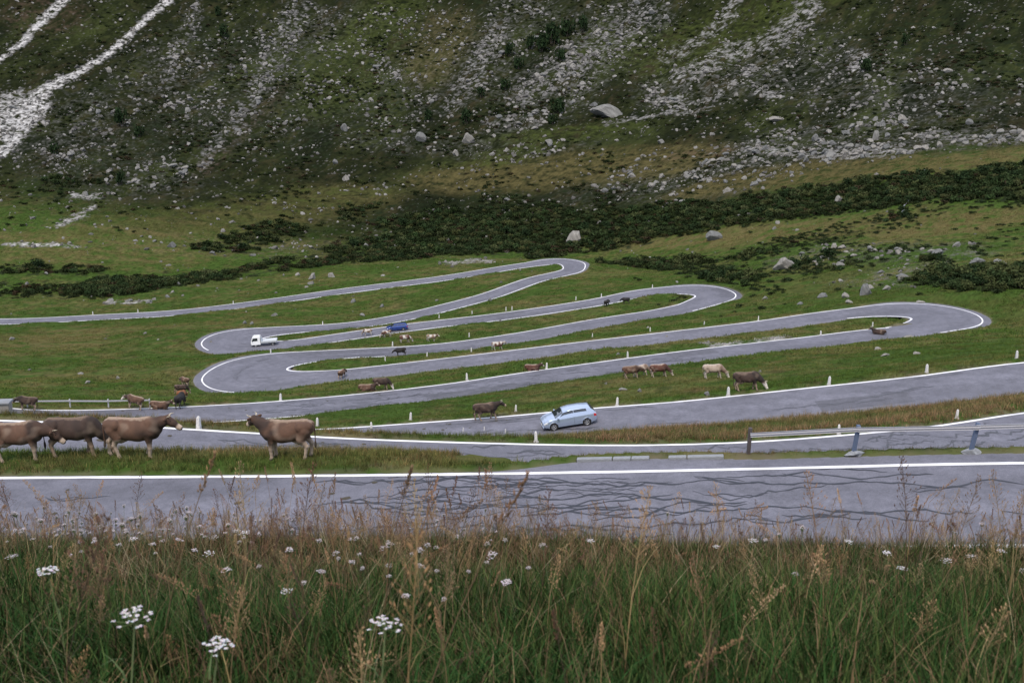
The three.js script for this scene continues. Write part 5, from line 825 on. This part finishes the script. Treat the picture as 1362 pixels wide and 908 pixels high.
// ------------------------------------------------------------------ vehicles
const tyreMat = std(0.018, 0.018, 0.019, 0.9), rimMat = new THREE.MeshStandardMaterial({ color: new THREE.Color().setRGB(0.55, 0.56, 0.58), roughness: 0.35, metalness: 0.7 }), trimMat = std(0.02, 0.02, 0.022, 0.7), glassMat = new THREE.MeshPhysicalMaterial({ color: new THREE.Color().setRGB(0.02, 0.026, 0.03), roughness: 0.05, clearcoat: 1, clearcoatRoughness: 0.03 });
const lampMat = new THREE.MeshPhysicalMaterial({ color: new THREE.Color().setRGB(0.7, 0.72, 0.75), roughness: 0.12, clearcoat: 1 }), redMat = new THREE.MeshPhysicalMaterial({ color: new THREE.Color().setRGB(0.45, 0.02, 0.02), roughness: 0.15, clearcoat: 1 }), plateMat = std(0.75, 0.75, 0.73, 0.5);
function wheel(parent, x, z, R, W) {
  const g = new THREE.Group(); g.name = 'wheel'; g.position.set(x, R, z); parent.add(g); const s = Math.sign(z);
  const pf = [[R * 0.62, -W / 2], [R * 0.93, -W / 2], [R, -W / 2 + 0.03], [R, W / 2 - 0.03], [R * 0.93, W / 2], [R * 0.62, W / 2], [R * 0.62, -W / 2]].map(v => new THREE.Vector2(...v)), t = new THREE.LatheGeometry(pf, 24); t.rotateX(Math.PI / 2); mesh('tyre', t, tyreMat, g);
  const parts = [new THREE.CylinderGeometry(R * 0.16, R * 0.16, 0.04, 12).rotateX(Math.PI / 2).translate(0, 0, s * (W / 2 - 0.02))], ring = new THREE.TorusGeometry(R * 0.58, R * 0.06, 6, 24); ring.translate(0, 0, s * (W / 2 - 0.02)); parts.push(ring);
  for (let i = 0; i < 5; i++) { const b = new THREE.BoxGeometry(R * 0.52, R * 0.16, 0.03); b.translate(R * 0.3, 0, s * (W / 2 - 0.025)); b.rotateZ(i * 1.2566); parts.push(b); }
  mesh('rim', mergeGeometries(parts.map(p => { const q = p.toNonIndexed(); q.deleteAttribute('uv'); return q; })), rimMat, g);
  const d = new THREE.CylinderGeometry(R * 0.6, R * 0.6, W * 0.5, 20).rotateX(Math.PI / 2); mesh('brake_disc', d, trimMat, g);
}
function makeCar(S, paint, label, name) {                // S.st: x, bottom, belt, top, half width from tail to nose
  const G = group(name), st = S.st, M = 30;
  const cm = (a, b, c, d, t) => b + 0.5 * t * (c - a + t * (2 * a - 5 * b + 4 * c - d + t * (3 * (b - c) + d - a)));
  const sect = x => { let i = 0; while (i < st.length - 2 && st[i + 1][0] < x) i++; const t = clamp((x - st[i][0]) / (st[i + 1][0] - st[i][0])), a = st[Math.max(0, i - 1)], b = st[i], c = st[i + 1], d = st[Math.min(st.length - 1, i + 2)];
    const [bo, be, to, hw] = [1, 2, 3, 4].map(k => k === 3 ? lerp(b[k], c[k], t * t * (3 - 2 * t) * 0.4 + t * 0.6) : cm(a[k], b[k], c[k], d[k], t)), tw = Math.max(hw * 0.6, hw - 0.05 - Math.max(0, to - be) * 0.4), cab = sstep(0.02, 0.2, to - be);
    return [[bo, hw * 0.8], [bo + 0.07, hw * 0.955], [lerp(bo, be, 0.45), hw], [be - 0.06, hw * 0.985], [be, hw * 0.955], [lerp(be, to, 0.86), lerp(hw * 0.92, tw, lerp(0.5, 0.92, cab))], [to - 0.012, tw * 0.84], [to + 0.004, tw * 0.5], [to + 0.012, 0]]; };
  const at = (x, v, side, off = 0) => { const q = sect(x), i = Math.min(7, Math.floor(v)), t = v - i, y = lerp(q[i][0], q[i + 1][0], t), w = lerp(q[i][1], q[i + 1][1], t); const e = 0.02, q2 = sect(Math.min(st[st.length - 1][0], x + e)), q0 = sect(Math.max(st[0][0], x - e)), yA = lerp(q2[i][0], q2[i + 1][0], t) - lerp(q0[i][0], q0[i + 1][0], t), wA = lerp(q2[i][1], q2[i + 1][1], t) - lerp(q0[i][1], q0[i + 1][1], t);
    const tx = new THREE.Vector3(2 * e, yA, wA), tv = new THREE.Vector3(0, q[i + 1][0] - q[i][0], q[i + 1][1] - q[i][1]), n = new THREE.Vector3().crossVectors(tv, tx).normalize(); if (n.y < 0 && v > 4.5 || n.z < 0 && v < 4) n.negate();
    return [x + n.x * off, y + n.y * off, (w + n.z * off) * side]; };
  const patch = (x0, x1, v0, v1, side, off, nx = 6, nv = 3, sk0 = 0, sk1 = 0) => { const pos = [], ix = []; for (let i = 0; i <= nx; i++) for (let j = 0; j <= nv; j++) { const t = j / nv, x = lerp(x0 + sk0 * t, x1 + sk1 * t, i / nx); pos.push(...at(x, lerp(v0, v1, t), side, off)); } for (let i = 0; i < nx; i++) for (let j = 0; j < nv; j++) { const a = i * (nv + 1) + j; ix.push(a, a + 1, a + nv + 2, a, a + nv + 2, a + nv + 1); } const g = new THREE.BufferGeometry(); g.setAttribute('position', new THREE.Float32BufferAttribute(pos, 3)); g.setIndex(ix); g.computeVertexNormals(); return g; };
  // hull with wheel arches cut by leaving out the faces inside the arch circles
  const xs = []; for (let i = 0; i <= 110; i++) xs.push(lerp(st[0][0], st[st.length - 1][0], i / 110));
  const vs = [0, 0.5, 1, 1.25, 1.5, 1.75, 2, 2.5, 3, 3.5, 4, 4.5, 5, 5.5, 6, 6.5, 7, 7.5, 8], t = [], ix = [], pos = [];
  for (const side of [1, -1]) { const o = pos.length / 3; for (const x of xs) for (const v of vs) pos.push(...at(x, v, side)); const nv = vs.length;
    for (let i = 0; i < xs.length - 1; i++) for (let j = 0; j < nv - 1; j++) { const a = o + i * nv + j, m = at((xs[i] + xs[i + 1]) / 2, (vs[j] + vs[j + 1]) / 2, 1); if (vs[j] < 2.6 && S.wh.some(w => Math.hypot(m[0] - w, m[1] - S.R) < S.R + 0.05)) continue; if (side > 0) ix.push(a, a + nv, a + nv + 1, a, a + nv + 1, a + 1); else ix.push(a, a + nv + 1, a + nv, a, a + 1, a + nv + 1); } }
  for (const e of [0, xs.length - 1]) { const o = pos.length / 3, q = sect(xs[e]); q.forEach(([y, w]) => pos.push(xs[e], y, w, xs[e], y, -w)); for (let j = 0; j < q.length - 1; j++) ix.push(o + 2 * j, o + 2 * j + 1, o + 2 * j + 3, o + 2 * j, o + 2 * j + 3, o + 2 * j + 2); }
  let g = new THREE.BufferGeometry(); g.setAttribute('position', new THREE.Float32BufferAttribute(pos, 3)); g.setIndex(ix); g = mergeVertices(g, 1e-4); g = toCreasedNormals(g, 0.7);
  mesh('body', g, paint, G);
  for (const x of S.wh) for (const k of [1, -1]) { const a = new THREE.TorusGeometry(S.R + 0.065, 0.035, 6, 20, Math.PI * 1.06); a.rotateZ(-0.03 * Math.PI); a.scale(1, 1, 1.6); a.translate(x, S.R, k * (S.W / 2 - 0.045)); mesh('wheel_arch', a, paint, G); const w = new THREE.CylinderGeometry(S.R + 0.06, S.R + 0.06, 0.3, 20, 1, false, 0, Math.PI * 2).rotateX(Math.PI / 2).translate(x, S.R + 0.02, k * (S.W / 2 - 0.26)); mesh('wheel_well', w, trimMat, G); }
  mesh('underside', new RoundedBoxGeometry(S.L * 0.9, 0.3, S.W * 0.84, 1, 0.05).translate(S.mid || 0, 0.36, 0), trimMat, G);
  for (const [x0, x1, s0, s1] of S.side) for (const k of [1, -1]) mesh('side_window', patch(x0, x1, 4.08, 4.97, k, 0.006, 8, 3, s0, s1), glassMat, G);
  const two = (x0, x1, v0, name, mat) => mesh(name, mergeGeometries([patch(x0, x1, v0, 8, 1, 0.006, 8, 8), patch(x0, x1, v0, 8, -1, 0.006, 8, 8)]), mat, G);
  two(...S.screen, 5.15, 'windscreen', glassMat); two(...S.rear, 5.15, 'rear_window', glassMat);
  for (const x of S.wh) for (const k of [1, -1]) wheel(G, x, k * (S.W / 2 - 0.12), S.R, 0.2);
  const n = st[st.length - 1][0], b = st[0][0];
  for (const k of [1, -1]) { mesh('headlight', patch(n - 0.34, n - 0.06, 2.75, 3.9, k, 0.008), lampMat, G); mesh('tail_light', patch(b + 0.02, b + 0.24, 2.5, 3.9, k, 0.008), redMat, G);
    const m = mesh('mirror', new RoundedBoxGeometry(0.12, 0.13, 0.2, 2, 0.04), paint, G); m.position.set(S.mirror[0], S.mirror[1], k * (S.W / 2 + 0.08)); mesh('door_handle', new RoundedBoxGeometry(0.16, 0.03, 0.03, 1, 0.01).translate(S.mirror[0] - 1.0, S.mirror[1] - 0.12, k * (S.W / 2 + 0.002)), S.dark ? trimMat : paint, G);
    for (const x of S.seams) { const p = []; for (let j = 0; j <= 8; j++) { const q = at(x, 0.8 + 3.2 * j / 8, k, 0.003), w = at(x + 0.012, 0.8 + 3.2 * j / 8, k, 0.003); p.push([q, w]); } const tt = new Tri(); for (let j = 0; j < 8; j++) tt.quad(p[j][0], p[j][1], p[j + 1][1], p[j + 1][0], [1, 1, 1]); mesh('door_seam', tt.geo(), trimMat, G); } }
  mesh('grille', new RoundedBoxGeometry(0.04, 0.16, S.W * 0.42, 2, 0.02).translate(n + 0.0, 0.5, 0), trimMat, G); mesh('number_plate', new THREE.BoxGeometry(0.02, 0.1, 0.48).translate(n + 0.03, 0.38, 0), plateMat, G); mesh('number_plate', new THREE.BoxGeometry(0.02, 0.1, 0.48).translate(b - 0.02, 0.62, 0), plateMat, G);
  mesh('bumper', new RoundedBoxGeometry(0.1, 0.14, S.W * 0.8, 2, 0.04).translate(n - 0.02, 0.32, 0), S.dark ? trimMat : paint, G);
  if (S.rails) for (const k of [1, -1]) mesh('roof_rail', new RoundedBoxGeometry(2.0, 0.04, 0.04, 1, 0.015).translate(-0.7, 1.5, k * 0.55), trimMat, G);
  tag(G, label, 'car'); return G;
}
function park(G, px, py, turn) { const p = hit(px, py), b = nearRoads(p[0], p[2]), i = legI[b]; let y = path[i][2] + 0.02; const a = turn * Math.PI / 180, j = clamp(i + 4, 0, pathN - 1), k = clamp(i - 4, 0, pathN - 1), gr = (path[j][2] - path[k][2]) / Math.hypot(path[j][0] - path[k][0], path[j][1] - path[k][1]), dirx = path[j][0] - path[k][0];
  G.position.set(p[0], y, -p[2]); G.rotation.set(0, a, Math.atan(gr) * (Math.sign(dirx) === Math.sign(Math.cos(a)) ? 1 : -1), 'YXZ'); }
{
  const silver = new THREE.MeshPhysicalMaterial({ color: new THREE.Color().setRGB(0.40, 0.48, 0.62), roughness: 0.28, metalness: 0.5, clearcoat: 1, clearcoatRoughness: 0.05 }), blue = new THREE.MeshPhysicalMaterial({ color: new THREE.Color().setRGB(0.02, 0.05, 0.22), roughness: 0.3, metalness: 0.3, clearcoat: 1, clearcoatRoughness: 0.05 });
  const hatch = { L: 4.2, W: 1.76, R: 0.31, wh: [-1.28, 1.30], mirror: [0.92, 0.98], seams: [-0.32, 0.98], side: [[-1.42, -0.36, 0.12, 0.05], [-0.30, 0.98, 0.0, -0.42]], screen: [0.5, 1.14], rear: [-2.0, -1.66], st: [[-2.1, 0.42, 0.80, 0.86, 0.70], [-2.03, 0.30, 0.88, 0.98, 0.79], [-1.85, 0.24, 0.93, 1.20, 0.84], [-1.6, 0.22, 0.94, 1.375, 0.865], [-0.9, 0.2, 0.93, 1.435, 0.88], [-0.1, 0.2, 0.915, 1.43, 0.88], [0.42, 0.2, 0.90, 1.345, 0.88], [0.8, 0.2, 0.89, 1.13, 0.88], [1.16, 0.2, 0.875, 0.945, 0.88], [1.6, 0.21, 0.80, 0.855, 0.865], [1.92, 0.24, 0.70, 0.755, 0.81], [2.06, 0.30, 0.60, 0.65, 0.72], [2.1, 0.36, 0.54, 0.57, 0.66]] };
  { const c = makeCar(hatch, silver, 'silver blue hatchback driving along the road behind the horned cow', 'hatchback_car'); park(c, 757, 568, 188); c.scale.set(0.95, 0.99, 0.97); }
  const est = { ...hatch, L: 4.6, rails: 1, mid: -0.15, R: 0.31, wh: [-1.45, 1.32], side: [[-2.0, -1.1, 0.1, 0], [-1.04, -0.3, 0, 0], [-0.24, 0.98, 0, -0.42]], rear: [-2.36, -2.12], seams: [-1.05, -0.28, 0.98], st: [[-2.45, 0.42, 0.82, 0.9, 0.74], [-2.38, 0.30, 0.9, 1.1, 0.82], [-2.2, 0.25, 0.94, 1.36, 0.86], [-1.9, 0.22, 0.94, 1.44, 0.87], ...hatch.st.slice(4)] };
  park(makeCar(est, blue, 'dark blue estate car on the road above the spotted cows', 'estate_car'), 527, 440, 190);
  // small white flatbed lorry
  const G = group('flatbed_truck'), white = new THREE.MeshPhysicalMaterial({ color: new THREE.Color().setRGB(0.82, 0.83, 0.84), roughness: 0.3, clearcoat: 0.8 }), alu = new THREE.MeshStandardMaterial({ color: new THREE.Color().setRGB(0.6, 0.63, 0.66), roughness: 0.45, metalness: 0.4 });
  const sh = new THREE.Shape(); [[0.75, 0.45], [2.55, 0.45], [2.62, 0.7], [2.6, 1.15], [2.3, 1.95], [2.05, 2.08], [0.95, 2.08], [0.78, 1.95]].forEach(([x, y], i) => i ? sh.lineTo(x, y) : sh.moveTo(x, y));
  const cab = new THREE.ExtrudeGeometry(sh, { depth: 1.72, bevelEnabled: true, bevelSize: 0.05, bevelThickness: 0.06, bevelSegments: 2 }); cab.translate(0, 0, -0.86); mesh('cab', cab, white, G);
  const ws = new Tri(); ws.quad([2.64, 1.2, 0.78], [2.64, 1.2, -0.78], [2.39, 1.88, -0.72], [2.39, 1.88, 0.72], [1, 1, 1]); mesh('windscreen', ws.geo(), glassMat, G);
  for (const k of [1, -1]) { const sw = new Tri(); sw.quad([1.25, 1.25, 0.927 * k], [2.42, 1.22, 0.927 * k], [2.2, 1.85, 0.927 * k], [1.25, 1.85, 0.927 * k], [1, 1, 1]); mesh('side_window', sw.geo(), glassMat, G); mesh('headlight', new RoundedBoxGeometry(0.05, 0.16, 0.28, 1, 0.02).translate(2.68, 0.75, 0.62 * k), lampMat, G); mesh('mirror', new RoundedBoxGeometry(0.08, 0.3, 0.16, 1, 0.03).translate(2.35, 1.4, 1.08 * k), trimMat, G);
    mesh('bed_side', new RoundedBoxGeometry(3.2, 0.38, 0.05, 1, 0.015).translate(-1.0, 0.98, 0.98 * k), alu, G); for (const x of [-1.75, 1.75]) wheel(G, x, 0.8 * k, 0.34, 0.22); }
  mesh('bed_floor', new RoundedBoxGeometry(3.2, 0.1, 1.96, 1, 0.02).translate(-1.0, 0.76, 0), alu, G); mesh('tail_board', new RoundedBoxGeometry(0.05, 0.38, 1.9, 1, 0.015).translate(-2.59, 0.98, 0), alu, G); mesh('headboard', new RoundedBoxGeometry(0.06, 0.95, 1.9, 1, 0.015).translate(0.58, 1.28, 0), alu, G); mesh('chassis', new THREE.BoxGeometry(4.8, 0.2, 0.8).translate(-0.1, 0.56, 0), trimMat, G); mesh('bumper', new RoundedBoxGeometry(0.1, 0.22, 1.8, 2, 0.03).translate(2.66, 0.48, 0), trimMat, G);
  tag(G, 'white flatbed lorry driving round the inside of a far hairpin', 'truck'); park(G, 352, 460, 186);
}

scene.add(camera);
renderer.render(scene, camera);
